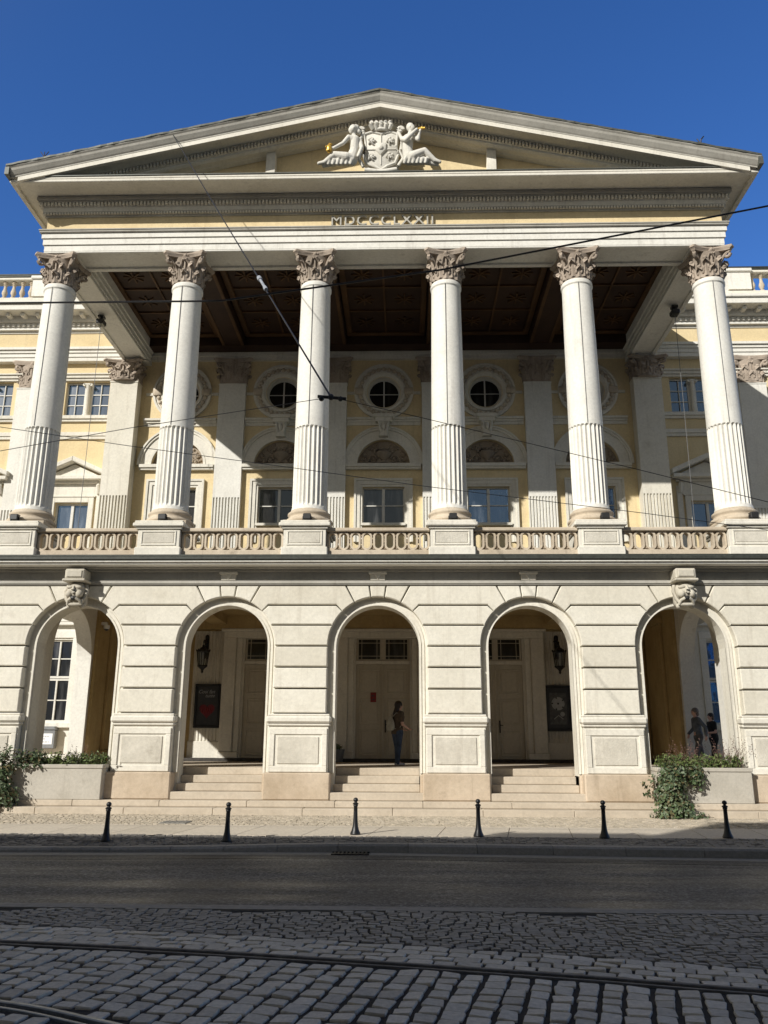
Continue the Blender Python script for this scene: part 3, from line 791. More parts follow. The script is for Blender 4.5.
# wall entablature above the pilasters
b = MB()
for z0, z1, e in ((15.70, 15.86, .14), (15.86, 16.02, .18), (16.02, 16.12, .22), (16.12, ZT, .28)): b.box(-8.95, 8.95, YW - e, YW, z0, z1)
b.build('wall_architrave', 'trim', opera)
# pilasters
CAPP = capital(.44, 1.0)
def pilaster(px, y, zc0=14.70, zc1=15.70, hw=.52, side=None, base=6.4, flute=10.30, back=None):
    b = MB()
    yb = back if back else y + .22
    b.box(px - hw, px + hw, y, yb, flute, zc0)
    n = 9; w = 2 * hw / n
    # fluted lower part
    b.box(px - hw, px + hw, y + .05, yb, base, flute)
    for k in range(n + 1):
        x = px - hw + k * w
        b.box(max(x - w * .24, px - hw), min(x + w * .24, px + hw), y, y + .05, base, flute - .06)
    b.box(px - hw, px + hw, y, y + .05, flute - .06, flute)
    b.box(px - hw - .02, px + hw + .02, y - .02, yb, zc0 - .05, zc0 - .001)
    p = b.build('pilaster', 'white' if back is None else 'cream', opera)
    c = MB(); h = zc1 - zc0
    dep = .55 if not back else .9
    for v in CAPP.v: c.v.append((px + v[0] * hw / .44 * .98, y + .20 + v[1] * dep, zc0 + v[2] * h))
    c.f = list(CAPP.f)
    if back: c.box(px - hw * 1.02, px + hw * 1.02, y + .02, yb, zc0, zc1 - .1)
    else: c.box(px - hw * .93, px + hw * .93, y + .06, yb, zc0, zc1 - .1)
    c.build('capital', 'cap', p, smooth=45)
    return p
for x in CX[1:5]: pilaster(x + XO * .8, YW - .2, hw=.50)
for sg in (-1, 1): pilaster(sg * 9.69 + XO, 28.1, hw=.51, back=29.5, zc1=15.46)

# ---- ceiling of the loggia
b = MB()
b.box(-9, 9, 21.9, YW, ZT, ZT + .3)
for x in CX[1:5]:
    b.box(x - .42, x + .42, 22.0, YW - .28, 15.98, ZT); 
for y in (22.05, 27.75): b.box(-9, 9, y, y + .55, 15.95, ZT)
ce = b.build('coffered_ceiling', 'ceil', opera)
for i, cx in enumerate(AX):
    b = MB(); d = MB()
    x0, x1 = cx - 1.44, cx + 1.44
    if i == 0: x0 = -8.9
    if i == 4: x1 = 8.9
    for (q0, q1, r0, r1) in ((x0, x1, 22.65, 22.85), (x0, x1, 27.5, 27.7), (x0, x0 + .2, 22.85, 27.5), (x1 - .2, x1, 22.85, 27.5)):
        b.box(q0, q1, r0, r1, ZT - .10, ZT - .01, .02)
    for u in range(2):
        for v in range(3):
            x = lerp(x0 + .75, x1 - .75, u); y = 23.65 + v * 1.55
            for q in range(4):
                a = q * pi / 4
                d.box(-.34, .34, -.024, .024, ZT - .04 - .005 * q, ZT - .001)
                M = Matrix.Translation((x, y, 0)) @ Matrix.Rotation(a, 4, 'Z')
                d.v[-8:] = [tuple(M @ Vector(p)) for p in d.v[-8:]]
            d.ball((x, y, ZT - .05), .07, 8, (1, 1, .6))
    for u in range(3):
        xx = lerp(x0 + .2, x1 - .2, u / 2)
        if u == 1: d.box(xx - .03, xx + .03, 22.85, 27.5, ZT - .06, ZT - .004)
    for v in range(1, 3):
        yy = 22.85 + v * 1.55; d.box(x0 + .2, x1 - .2, yy - .03, yy + .03, ZT - .055, ZT - .004)
    b.build('gilded_frame', 'gild', ce); d.build('rosettes', 'gild', ce)
for x in CX[1:5]:
    for sg in (-1, 1): b = MB(); b.box(x + sg * .30, x + sg * .40, 22.6, 27.75, 15.955, 15.985); b.build('gilded_strip', 'gild', ce)

# ---- portico entablature
HX = 9.88; YE = 20.96
def uframe(b, e, z0, z1, bev=0, ey=None, yin=22.0):
    ey = e if ey is None else ey
    b.box(-HX - e, HX + e, YE - ey, yin, z0, z1, bev)
    for sg in (-1, 1): b.box(sg * (HX + e), sg * 8.98, yin, 29.48, z0, z1, bev)
b = MB()
uframe(b, 0, 15.55, 15.745); uframe(b, .04, 15.747, 15.94); uframe(b, .08, 15.942, 16.10)
zs0, zs1 = 15.495, 15.548
b.box(-HX, HX, YE, YE + .16, zs0, zs1, .012); b.box(-8.98, 8.98, 21.84, 22.0, zs0, zs1, .012)
for x in CX: b.box(x - .56, x + .56, YE + .16, 21.84, zs0, zs1, .012)
for sg in (-1, 1):
    b.box(sg * HX, sg * (HX - .14), 22.1, 28.0, zs0, zs1, .012); b.box(sg * 8.98, sg * 9.12, 22.1, 28.0, zs0, zs1, .012)
    for y in (22.0, 27.9): b.box(sg * HX, sg * 8.98, y, y + .25, zs0, zs1, .012)
    for k, z in enumerate((15.62, 15.76, 15.92)): b.box(sg * 8.98, sg * (8.94 - k * .05), 22.0, YW - .28, z, 16.3)
b.build('architrave', 'white', opera)
b = MB(); uframe(b, .14, 16.10, 16.16, .015); uframe(b, .16, 16.16, 16.205, .01); uframe(b, .05, 16.665, 16.71); uframe(b, .09, 16.71, 16.76); uframe(b, .12, 16.76, 16.80, .01); uframe(b, .24, 17.06, 17.10, .01); uframe(b, .28, 17.10, 17.235, .02)
b.build('frieze_moulding', 'grey', opera)
b = MB(); uframe(b, .0, 16.205, 16.665); b.build('frieze', 'ochre', opera)
b = MB(); uframe(b, .12, 16.80, 16.94); uframe(b, .15, 16.94, 17.06)
for ext, z0, z1, n, hw in ((.23, 16.955, 17.05, 190, .032), (.13, 16.715, 16.775, 230, .026)):
    for k in range(n):
        x = lerp(-HX - ext + .04, HX + ext - .04, (k + .5) / n); b.box(x - hw, x + hw, YE - ext, YE - ext + .1, z0, z1)
    for sg in (-1, 1):
        for k in range(76):
            y = lerp(YE - ext + .06, 29.3, (k + .5) / 76); b.box(sg * (HX + ext - .1), sg * (HX + ext), y - hw, y + hw, z0, z1)
b.build('dentil_course', 'trim', opera)
b = MB(); uframe(b, .74, 17.238, 17.30, 0, 1.04)
b.box(-HX - .74, HX + .74, YE - 1.03, YE - .88, 17.145, 17.238, .012)
for sg in (-1, 1): b.box(sg * (HX + .74), sg * (HX + .62), YE - .88, 29.4, 17.15, 17.238)
b.build('horizontal_cornice', 'trim', opera)
b = MB(); uframe(b, .77, 17.302, 17.33, 0, 1.07); b.build('cornice_flashing', 'sheet', opera)
# raised Roman numerals
def text(body, size, x, y, z, ext, mat, parent, name, align='CENTER', rot=(pi / 2, 0, 0), font_scale=1, shear=0):
    cu = bpy.data.curves.new(name, 'FONT'); cu.body = body; cu.size = size; cu.extrude = ext; cu.align_x = align; cu.space_character = font_scale; cu.shear = shear
    cu.resolution_u = 3
    o = bpy.data.objects.new(name, cu); COL.objects.link(o)
    o.rotation_euler = rot; o.location = (x, y, z)
    bpy.context.view_layer.update()
    dg = bpy.context.evaluated_depsgraph_get()
    me = bpy.data.meshes.new_from_object(o.evaluated_get(dg)); me.transform(o.matrix_world)
    bpy.data.objects.remove(o); bpy.data.curves.remove(cu)
    L = WLOC[parent.name] if parent else Vector((x, y, z))
    me.transform(Matrix.Translation(-Vector(L)))
    me.materials.clear(); me.materials.append(MT[mat])
    ob = bpy.data.objects.new(name, me); COL.objects.link(ob)
    if parent: ob.parent = parent
    else: ob.location = L
    WLOC[ob.name] = Vector(L); return ob
text('MDCCCLXXII', .46, .05, 20.90, 16.26, .035, 'grey', opera, 'raised_numerals', font_scale=1.12)

# ---- pediment
SL = .2275; ZA = 19.94; ED = .60
def rake(b, prof, wmax=99):
    """closed profile of (front projection, depth below the top line) swept along both slopes"""
    vs = []; n = len(prof)
    for sg in (-1, 0, 1):
        for e, d in prof:
            w = min(wmax, HX + (e * ED if e > 0 else e))
            vs.append((sg * w, YE - e, ZA - SL * abs(sg) * w - d))
    fs = [(k * n + i, k * n + (i + 1) % n, (k + 1) * n + (i + 1) % n, (k + 1) * n + i) for k in range(2) for i in range(n)]
    fs = [f[::-1] for f in fs]
    fs += [tuple(range(n)), tuple(2 * n + i for i in range(n))[::-1]]
    b.add(vs, fs)
b = MB(); rake(b, [(-.3, 0), (1.27, 0), (1.275, .05), (1.24, .09), (1.22, .15), (1.15, .25), (1.12, .28), (1.12, .315), (-.3, .315)]); b.build('raking_sima', 'grey', opera)
b = MB(); rake(b, [(-.2, .317), (1.11, .317), (1.11, .455), (1.0, .455), (.99, .37), (-.2, .37)], 10.35)
rake(b, [(-.2, .502), (.50, .502), (.49, .545), (.40, .575), (.36, .56), (-.2, .52)], 9.2); rake(b, [(-.2, .521), (.22, .545), (.18, .565), (-.2, .54)], 9.0)
b.build('raking_cornice', 'trim', opera)
b = MB(); rake(b, [(.30, .372), (.57, .372), (.57, .50), (.30, .50)], 9.2)
for sg in (-1, 1):
    for k in range(100):
        x = .05 + k * .098
        if x > 9.1: break
        hw = .028
        vs = [(sg * (x + dx), yy, ZA - SL * (x + dx) - dd) for dd in (.385, .495) for yy in (YE - .65, YE - .56) for dx in (-hw, hw)]
        b.add(vs, [(0, 2, 3, 1), (4, 5, 7, 6), (0, 1, 5, 4), (2, 6, 7, 3), (0, 4, 6, 2), (1, 3, 7, 5)])
b.build('raking_dentils', 'trim', opera)
b = MB(); w = 9.9; b.prism([(-w, 17.2), (w, 17.2), (w, ZA - SL * w - .3), (0, ZA - .3), (-w, ZA - SL * w - .3)], YE, YE + .3); b.build('tympanum', 'ochre', opera)
# roof behind
for sg in (-1, 1):
    b = MB(); W = HX + .77
    # weathered sheet-metal edge: slightly wavy lip along the slope
    n = 60; vs = []
    for k in range(n + 1):
        x = sg * W * k / n; dz = R.uniform(-.006, .008); dy = R.uniform(-.012, .012)
        z = ZA - SL * abs(x) + .004
        vs += [(x, YE - 1.295 + dy, z - .03 + dz), (x, YE - 1.29 + dy, z + .035 + dz), (x, 31, z + .035), (x, 31, z)]
    b.add(vs, [(4 * k + i, 4 * k + 4 + i, 4 * k + 4 + (i + 1) % 4, 4 * k + (i + 1) % 4) for k in range(n) for i in range(4)] + [(0, 1, 2, 3), (4 * n + 3, 4 * n + 2, 4 * n + 1, 4 * n)])
    b.box(sg * (W - .10), sg * (W + .02), YE - 1.28, 31, ZA - SL * W - .28, ZA - SL * W - .04)
    b.build('roof_slope', 'sheet', opera)
for sg in (-1, 1):
    x = sg * 3.27 - .0
    b = MB()
    b.box(x - .14, x + .14, 20.68, 20.99, 17.30, 18.86, .01)
    b.box(x - .23, x + .23, 20.50, 20.93, 18.98, 19.05 - .02, .012); b.box(x - .17, x + .17, 20.56, 20.93, 18.86, 18.92, .01)
    for s2 in (-1, 1): b.tube([(x + s2 * .17, 20.53, 18.91), (x + s2 * .17, 20.93, 18.91)], .075, 12)
    b.box(x - .15, x + .15, 20.55, 20.93, 18.92, 18.98)
    b.build('ionic_stub', 'trim', opera, smooth=40)

# ---- skinned figures
def skin_mesh(J, E, sub=1, remesh=.012, root=0, extra=None, flat=None):
    """J: list of ((x,y,z), radius); E: edges -> one continuous surface: tapered limbs fused by a voxel remesh"""
    bm = bmesh.new()
    def put(m):
        t = bpy.data.meshes.new('t'); t.from_pydata(m.v, [], m.f); bm.from_mesh(t); bpy.data.meshes.remove(t)
    for p, r in J:
        m = MB(); m.ball(p, r, 12); put(m)
    for a, c in E:
        (p, r), (q, t) = J[a], J[c]; p, q = Vector(p), Vector(q)
        if (p - q).length < 1e-4: continue
        m = MB(); m.tube([p, p.lerp(q, .5), q], lambda u: lerp(r, t, u), 12); put(m)
    for e in (extra or []): put(e)
    m1 = bpy.data.meshes.new('tmp'); bm.to_mesh(m1); bm.free()
    o = bpy.data.objects.new('tmp', m1); COL.objects.link(o)
    r = o.modifiers.new('r', 'REMESH'); r.mode = 'VOXEL'; r.voxel_size = remesh or .012
    sm = o.modifiers.new('s', 'SMOOTH'); sm.iterations = 3; sm.factor = .45
    dg = bpy.context.evaluated_depsgraph_get(); dg.update()
    m2 = bpy.data.meshes.new_from_object(o.evaluated_get(dg))
    bpy.data.objects.remove(o); bpy.data.meshes.remove(m1)
    m2.shade_smooth(); return m2
def place(me, name, mat, parent=None, loc=(0, 0, 0)):
    me.name = name; me.materials.clear(); me.materials.append(MT[mat])
    o = bpy.data.objects.new(name, me); COL.objects.link(o); o.location = loc
    if parent: o.parent = parent
    WLOC[o.name] = Vector(loc) + (WLOC[parent.name] if parent else Vector((0, 0, 0))); return o
def head_parts(c, r, face, up=Vector((0, 0, 1))):
    """cranium, jaw, nose, brow, ears as overlapping solids (fused by remesh)"""
    f = Vector(face).normalized(); s = f.cross(up).normalized()
    P = Vector(c); out = []
    def bl(off, rad, sq=1): m = MB(); m.ball(P + off, rad, 14); out.append(m)
    bl(Vector((0, 0, .18 * r)) - f * .12 * r, r * .88)
    bl(f * .14 * r - up * .15 * r, r * .78); bl(f * .32 * r - up * .62 * r, r * .42)
    bl(f * .86 * r - up * .18 * r, r * .13); bl(f * .78 * r - up * .02 * r, r * .10)
    for q in (-1, 1):
        bl(s * q * .80 * r - up * .12 * r, r * .17); bl(f * .68 * r + s * q * .28 * r + up * .16 * r, r * .16)
    bl(f * .76 * r - up * .52 * r, r * .14)
    return out
def hand(J, E, wrist, dirv, side, scale=1.0, curl=.5):
    """palm and five fingers added to the skin graph from the wrist index"""
    w = Vector(J[wrist][0]); d = Vector(dirv).normalized(); sd = Vector(side).normalized(); nrm = d.cross(sd)
    p = len(J); J.append((w + d * .05 * scale, .026 * scale)); E.append((wrist, p))
    for k, (u, ln) in enumerate(((-.028, .062), (-.009, .075), (.010, .070), (.028, .052))):
        a = len(J); base = w + d * .085 * scale + sd * u * scale
        J.append((base, .0105 * scale)); E.append((p, a))
        J.append((base + (d * (1 - .4 * curl) + nrm * curl * .5) * ln * .5 * scale, .009 * scale)); E.append((a, a + 1))
        J.append((base + (d * (1 - .7 * curl) + nrm * curl * 1.0) * ln * scale, .0075 * scale)); E.append((a + 1, a + 2))
    a = len(J)
    J.append((w + d * .035 * scale - sd * .038 * scale, .011 * scale)); E.append((p, a))
    J.append((w + d * .075 * scale - sd * .055 * scale + nrm * .012 * scale, .009 * scale)); E.append((a, a + 1))

RLF = Matrix.Translation((.05, 0, 1.7)) @ Matrix.Diagonal((.91, .979, .979, 1)) @ Matrix.Translation((-.03, 0, -1.7))
# coat of arms with two reclining figures on the cornice
b = MB()
SHY = 20.62
shp = [(-.52, 19.18), (-.30, 19.26), (0, 19.18), (.30, 19.26), (.52, 19.18), (.50, 18.75), (.56, 18.45), (.45, 18.16), (.2, 18.06), (0, 17.92), (-.2, 18.06), (-.45, 18.16), (-.56, 18.45), (-.50, 18.75)]
b.prism(shp, SHY, 21.4, .04)
rim = shp + [shp[0]]
b.tube([(x, SHY, z) for x, z in rim], .045, 8)
b.box(-.012, .012, SHY - .03, SHY, 18.1, 19.15); b.box(-.48, .48, SHY - .03, SHY, 18.62, 18.645)
b.prism([(-.17, 18.84), (.17, 18.84), (.17, 18.6), (0, 18.42), (-.17, 18.6)], SHY - .07, SHY, .02); b.ball((0, SHY - .07, 18.66), .09, 8, (1, .6, 1))
for (x, z, r) in ((-.3, 18.92, .13), (.3, 18.92, .13), (-.3, 18.36, .12), (.28, 18.38, .13)):
    for k in range(5):
        a = k * 1.257 + x; b.tube([(x, SHY - .03, z), (x + r * .6 * cos(a), SHY - .06, z + r * .6 * sin(a)), (x + r * cos(a + .5), SHY - .02, z + r * sin(a + .5))], .03, 6)
    b.ball((x, SHY - .04, z), .06, 8, (1, .7, 1))
for sg in (-1, 1):
    b.tube([(sg * (.62 + .11 * (1 - k / 14) * cos(k * .7)), SHY - .02, 19.30 + .11 * (1 - k / 14) * sin(k * .7)) for k in range(12)], .055, 8)
    b.tube([(sg * .55, SHY, 19.25), (sg * .68, SHY - .02, 18.95), (sg * .62, SHY, 18.6), (sg * .70, SHY, 18.3), (sg * .55, SHY, 18.05)], .06, 8)
b.tube([(-.5, SHY + .05, 17.98), (0, SHY, 17.86), (.5, SHY + .05, 17.98)], .07, 8)
arms = b.xf(RLF).build('coat_of_arms', 'relief', opera, smooth=50)
b = MB()
b.tube([(-.24, SHY - .02, 19.31), (0, SHY - .12, 19.28), (.24, SHY - .02, 19.31)], .05, 8)
for k in range(5):
    a = (k - 2) * .13
    b.tube([(a * 1.0, SHY - .06, 19.31), (a * 1.3, SHY - .14, 19.40), (a * 1.15, SHY - .12, 19.49)], .07, 8); b.ball((a * 1.15, SHY - .10, 19.50), .075, 10)
b.xf(RLF).build('crown', 'relief', arms, smooth=60)
def statue(pts, rad, edges, head, face, name, extra=None):
    J = [(Vector(p), r) for p, r in zip(pts, rad)]; E = list(edges)
    me = skin_mesh(J, E, 1, .015, 0, head_parts(head, .15, face) + (extra or []))
    L = WLOC[opera.name]; me.transform(RLF); me.transform(Matrix.Translation(-Vector(L)))
    o = place(me, name, 'relief', None); o.parent = opera; o.location = (0, 0, 0); WLOC[o.name] = L; return o
Y0 = 20.52
def drape(x0, x1, z):
    m = MB()
    for k in range(6):
        t = k / 5; m.tube([(lerp(x0, x1, t), Y0 - .08 + .03 * (k % 2), z + .30 - .18 * t), (lerp(x0, x1, t) - .06, Y0 - .12, z + .12), (lerp(x0, x1, t) - .1, Y0 - .06, z)], .07, 6)
    return m
# left: reclining woman turned to the left, arm stretched to a gilded mask
P = [(-.92, Y0, 18.22), (-.84, Y0, 18.52), (-.82, Y0 - .02, 18.85), (-.86, Y0 - .03, 19.02), (-.88, Y0 - .03, 19.14),
     (-1.02, Y0 - .14, 18.90), (-1.18, Y0 - .22, 18.62), (-1.46, Y0 - .22, 18.46), (-1.60, Y0 - .2, 18.44),
     (-.66, Y0 + .0, 18.86), (-.60, Y0 - .1, 18.55), (-.70, Y0 - .16, 18.22),
     (-1.08, Y0 - .12, 18.22), (-1.45, Y0 - .15, 18.28), (-1.78, Y0 - .1, 18.06), (-1.95, Y0 - .1, 18.03),
     (-1.05, Y0 + .02, 18.16), (-1.40, Y0 + .02, 18.14), (-1.80, Y0 + .0, 18.02)]
Rd = [.19, .16, .17, .075, .07, .07, .06, .05, .05, .075, .065, .055, .14, .10, .065, .05, .13, .10, .06]
Ed = [(0, 1), (1, 2), (2, 3), (3, 4), (2, 5), (5, 6), (6, 7), (7, 8), (2, 9), (9, 10), (10, 11), (0, 12), (12, 13), (13, 14), (14, 15), (0, 16), (16, 17), (17, 18)]
hb = MB(); hb.ball((-.80, Y0, 19.30), .13, 10); hb.ball((-.72, Y0, 19.18), .09, 8)
figl = statue(P, Rd, Ed, (-.90, Y0 - .06, 19.22), (-1, -.35, 0), 'sculpted_figure', [drape(-.85, -1.55, 18.0), hb])
b = MB(); b.ball((-1.62, Y0 - .24, 18.42), .13, 12, (.75, .6, 1.1)); b.ball((-1.70, Y0 - .29, 18.44), .04, 6); b.tube([(-1.70, Y0 - .27, 18.34), (-1.62, Y0 - .33, 18.33), (-1.56, Y0 - .3, 18.34)], .02, 6); b.tube([(-1.6, Y0 - .24, 18.54), (-1.55, Y0 - .2, 18.6), (-1.64, Y0 - .2, 18.62)], .03, 6)
b.xf(RLF).build('gilded_mask', 'gold', figl, smooth=60)
# right: seated piper, elbows raised
P = [(.90, Y0, 18.22), (.84, Y0, 18.52), (.86, Y0 - .02, 18.85), (.92, Y0 - .03, 19.04), (.96, Y0 - .03, 19.16),
     (1.02, Y0 - .14, 18.88), (1.18, Y0 - .24, 18.70), (1.22, Y0 - .24, 18.95), (1.26, Y0 - .22, 19.04),
     (.68, Y0 - .06, 18.86), (.80, Y0 - .26, 18.68), (1.06, Y0 - .32, 18.90), (1.14, Y0 - .32, 18.98),
     (1.06, Y0 - .12, 18.24), (1.38, Y0 - .15, 18.36), (1.70, Y0 - .1, 18.08), (1.86, Y0 - .1, 18.02),
     (1.02, Y0 + .02, 18.16), (1.40, Y0 + .02, 18.14), (1.78, Y0, 18.02)]
Rd = [.19, .165, .18, .08, .075, .08, .065, .05, .045, .08, .07, .055, .045, .14, .105, .07, .05, .13, .1, .06]
Ed = [(0, 1), (1, 2), (2, 3), (3, 4), (2, 5), (5, 6), (6, 7), (7, 8), (2, 9), (9, 10), (10, 11), (11, 12), (0, 13), (13, 14), (14, 15), (15, 16), (0, 17), (17, 18), (18, 19)]
hb = MB(); hb.ball((.93, Y0, 19.33), .13, 10)
figr = statue(P, Rd, Ed, (.97, Y0 - .03, 19.25), (1, -.35, 0), 'sculpted_figure', [drape(.85, 1.5, 18.0), hb])
b = MB(); b.tube([(1.10, Y0 - .12, 19.16), (1.24, Y0 - .24, 19.08), (1.40, Y0 - .30, 19.03)], lambda t: .02 + .022 * t * t, 8); b.ball((1.3, Y0 - .25, 19.08), .05, 8)
b.xf(RLF).build('gilded_pipe', 'gold', figr, smooth=60)

# ---- wings
YG = 29.5
for sg in (-1, 1):
    wing = MB()
    xa, xb = sg * 9.9, sg * 24
    # wall with openings left free by bands
    pass
    wins_up = [11.72, 15.55, 19.4, 23]
    cols_lo = [(11.85, .64)]
    def span(z0, z1, opens):
        x = 9.9
        for c, h in sorted(opens):
            wing.box(sg * x, sg * (c - h), YG, YG + .26, z0, z1); x = c + h
        wing.box(sg * x, sg * 24, YG, YG + .26, z0, z1)
    G0 = [(11.72, .48), (15.55, .48), (19.4, .48)]; P0 = [(11.85, .64), (15.6, .64), (19.4, .64)]; U0 = [(11.72, .86), (15.55, .86), (19.4, .86)]
    span(.1, 2.36, []); span(2.36, 5.24, G0); span(5.24, 7.2, []); wing.build('wing_ground_wall', 'white', opera); wing = MB(); span(7.2, 9.2, []); span(9.2, 10.37, P0); span(10.37, 13.86, []); span(13.86, 15.32, U0); span(15.32, 18, []); wing.box(xa, xb, YG + .25, YG + .45, 7.2, 18)
    wing.build('wing_wall', 'ochre', opera)
    # ground floor plaster skin in white
    b = MB()
    for c in (11.72, 15.55, 19.4):
        for s2 in (-1, 1): b.box(sg * c + s2 * .48, sg * c + s2 * .72, YG - .06, YG, 2.2, 5.3, .01)
        b.box(sg * c - .72, sg * c + .72, YG - .06, YG, 5.3, 5.55, .01); b.box(sg * c - .85, sg * c + .85, YG - .2, YG, 5.75, 5.87, .01)
        b.prism([(sg * c - .9, 5.87), (sg * c + .9, 5.87), (sg * c, 6.3)], YG - .22, YG, .02)
        b.box(sg * c - .8, sg * c + .8, YG - .16, YG, 2.18, 2.34, .012)
        for s2 in (-1, 1): b.box(sg * c + s2 * .72, sg * c + s2 * 1.2, YG - .03, YG, FL, 5.6)
    for z in (7.2, 7.3): b.box(xa, xb, YG - .1 - (z - 7.2), YG, z, z + .1)
    b.build('ground_window_surround', 'white', opera)
    for c in (11.72, 15.55):
        casement(sg * c, 2.36, 3.86, .48, YG + .08, opera, cols=2, rows=2, fw=.06, glass='glassb' if sg < 0 else 'glass', mull=.028)
        casement(sg * c, 3.88, 5.24, .48, YG + .08, opera, cols=2, rows=2, fw=.06, glass='glassb' if sg < 0 else 'glass', mull=.028)
    # piano nobile windows with little pediments
    for c, hw in P0:
        x = sg * c
        casement(x, 9.2, 10.37, .64, YG + .1, opera, cols=2, rows=1, fw=.07)
        b = MB()
        for s2 in (-1, 1):
            b.box(x + s2 * .64, x + s2 * .84, YG - .08, YG, 8.6, 10.57, .01); b.box(x + s2 * .92, x + s2 * 1.12, YG - .06, YG, 8.6, 10.95, .01)
            b.tube([(x + s2 * 1.0, YG - .14, 11.2), (x + s2 * 1.0, YG - .20, 11.0), (x + s2 * 1.0, YG - .10, 10.7)], .08, 8)
        b.box(x - .64, x + .64, YG - .08, YG, 10.37, 10.57, .01); b.box(x - .9, x + .9, YG - .11, YG, 10.57, 10.63, .01)
        b.box(x - 1.0, x + 1.0, YG - .05, YG, 10.63, 11.1); b.box(x - 1.12, x + 1.12, YG - .16, YG, 11.1, 11.2, .012); b.box(x - 1.28, x + 1.28, YG - .38, YG, 11.2, 11.34, .015)
        for s2 in (-1, 1):
            b.prism([(x, 11.92), (x, 12.12), (x + s2 * 1.32, 11.52), (x + s2 * 1.32, 11.34)], YG - .4, YG, .02)
        b.prism([(x - 1.1, 11.34), (x + 1.1, 11.34), (x, 11.86)], YG - .12, YG)
        b.build('window_pediment', 'trim', opera)
    # attic windows: pairs with a colonnette between
    for c, hw in U0:
        x = sg * c
        for s2 in (-1, 1): casement(x + s2 * .49, 13.88, 15.30, .37, YG + .12, opera, cols=2, rows=3, fw=.042, mull=.013)
        b = MB()
        b.lathe([(.14, 0), (.14, .05), (.10, .08), (.105, .2), (.085, 1.2), (.11, 1.24), (.11, 1.28)], (x, YG + .04, 13.88), 16)
        b.box(x - .15, x + .15, YG - .08, YG + .2, 15.16, 15.24, .012); b.box(x - .12, x + .12, YG + .1, YG + .26, 13.87, 15.32)
        for s2 in (-1, 1): b.tube([(x + s2 * .14, YG - .08, 15.17), (x + s2 * .14, YG + .15, 15.17)], .055, 10)
        b.build('colonnette', 'trim', opera, smooth=40)
    b = MB()
    for z0, z1, e in ((13.62, 13.72, .1), (13.72, 13.86, .16), (12.90, 13.02, .08), (13.02, 13.18, .12), (15.34, 15.44, .08), (15.44, 15.56, .14), (15.56, 15.62, .2)):
        b.box(xa, xb, YG - e, YG, z0, z1, .01)
    b.build('wing_string_course', 'trim', opera)
    b = MB()
    for z0, z1, e in ((16.10, 16.26, .26), (16.26, 16.42, .30), (16.42, 16.54, .35), (16.54, 16.64, .42)): b.box(xa, xb, YG - e, YG, z0, z1)
    b.box(xa, xb, YG - .34, YG, 17.26, 17.36); b.box(xa, xb, YG - .46, YG, 17.36, 17.46)
    for k in range(70):
        x = sg * (9.95 + k * .2); b.box(x - .04, x + .04, YG - .54, YG - .44, 17.48, 17.60)
    b.box(xa, xb, YG - .46, YG, 17.46, 17.66)
    for k in range(24):
        x = sg * (10.2 + k * .58); b.box(x - .085, x + .085, YG - .92, YG - .4, 17.74, 17.87, .02)
    b.box(xa, xb, YG - .6, YG, 17.64, 17.88); b.box(xa, xb, YG - 1.12, YG + .3, 17.88, 18.12, .015); b.box(xa, xb, YG - 1.2, YG + .3, 18.12, 18.26, .02)
    b.build('wing_cornice', 'white', opera)
    b = MB(); b.box(xa, xb, YG - .3, YG, 16.64, 17.26); b.box(xa, xb, YG - .25, YG + .35, 18.26, 18.80); b.build('wing_frieze', 'ochre', opera)
    pilaster(sg * 13.92, YG - .2, zc0=15.0, zc1=16.1, hw=.52, flute=10.1, base=7.4)
    # roof balustrade
    b = MB(); b.box(xa, xb, YG - .2, YG + .3, 18.80, 18.96, .02); b.box(xa, xb, YG - .2, YG + .3, 19.76, 19.88, .02)
    rb = b.build('roof_balustrade', 'trim', opera)
    b = MB(); b.box(xa, xb, YG - .26, YG + .36, 19.952, 19.985); b.box(xa, xb, YG - .24, YG + .34, 19.882, 19.95); b.build('coping', 'darksheet', rb)
    b = MB()
    for x0 in (13.45, 18.5): b = MB(); b.box(sg * x0, sg * (x0 + .9), YG - .26, YG + .3, 18.98, 19.74); b.box(sg * (x0 - .06), sg * (x0 + .96), YG - .34, YG + .38, 19.74, 19.88, .02); b.build('balustrade_pier', 'white', rb)
    one = None
    xs_ = [10.3 + k * .36 for k in range(9)] + [14.5 + k * .36 for k in range(11)]
    for x in xs_:
        if one is None:
            b = MB(); X0 = sg * x
            b.lathe([(.10, 0), (.10, .07), (.05, .10), (.07, .14), (.112, .26), (.105, .33), (.065, .46), (.055, .56), (.06, .60), (.085, .62), (.06, .65), (.09, .69), (.10, .70), (.10, .76)], (X0, YG, 18.98), 14)
            one = b.build('baluster', 'balus', rb, loc=(X0, YG, 18.98), smooth=50)
        else:
            c = one.copy(); COL.objects.link(c); c.parent = rb; c.location = Vector((sg * x, YG, 18.98)) - WLOC[rb.name]
b = MB(); b.box(-24, 24, YG + .45, 45, .1, 18.8); b.box(-9.9, 9.9, YB + .3, YG + .45, .1, 6.3); b.box(-8.95, 8.95, YW + .5, YG + .46, 6.3, 17.2)
b.build('main_block', 'ochre', opera)

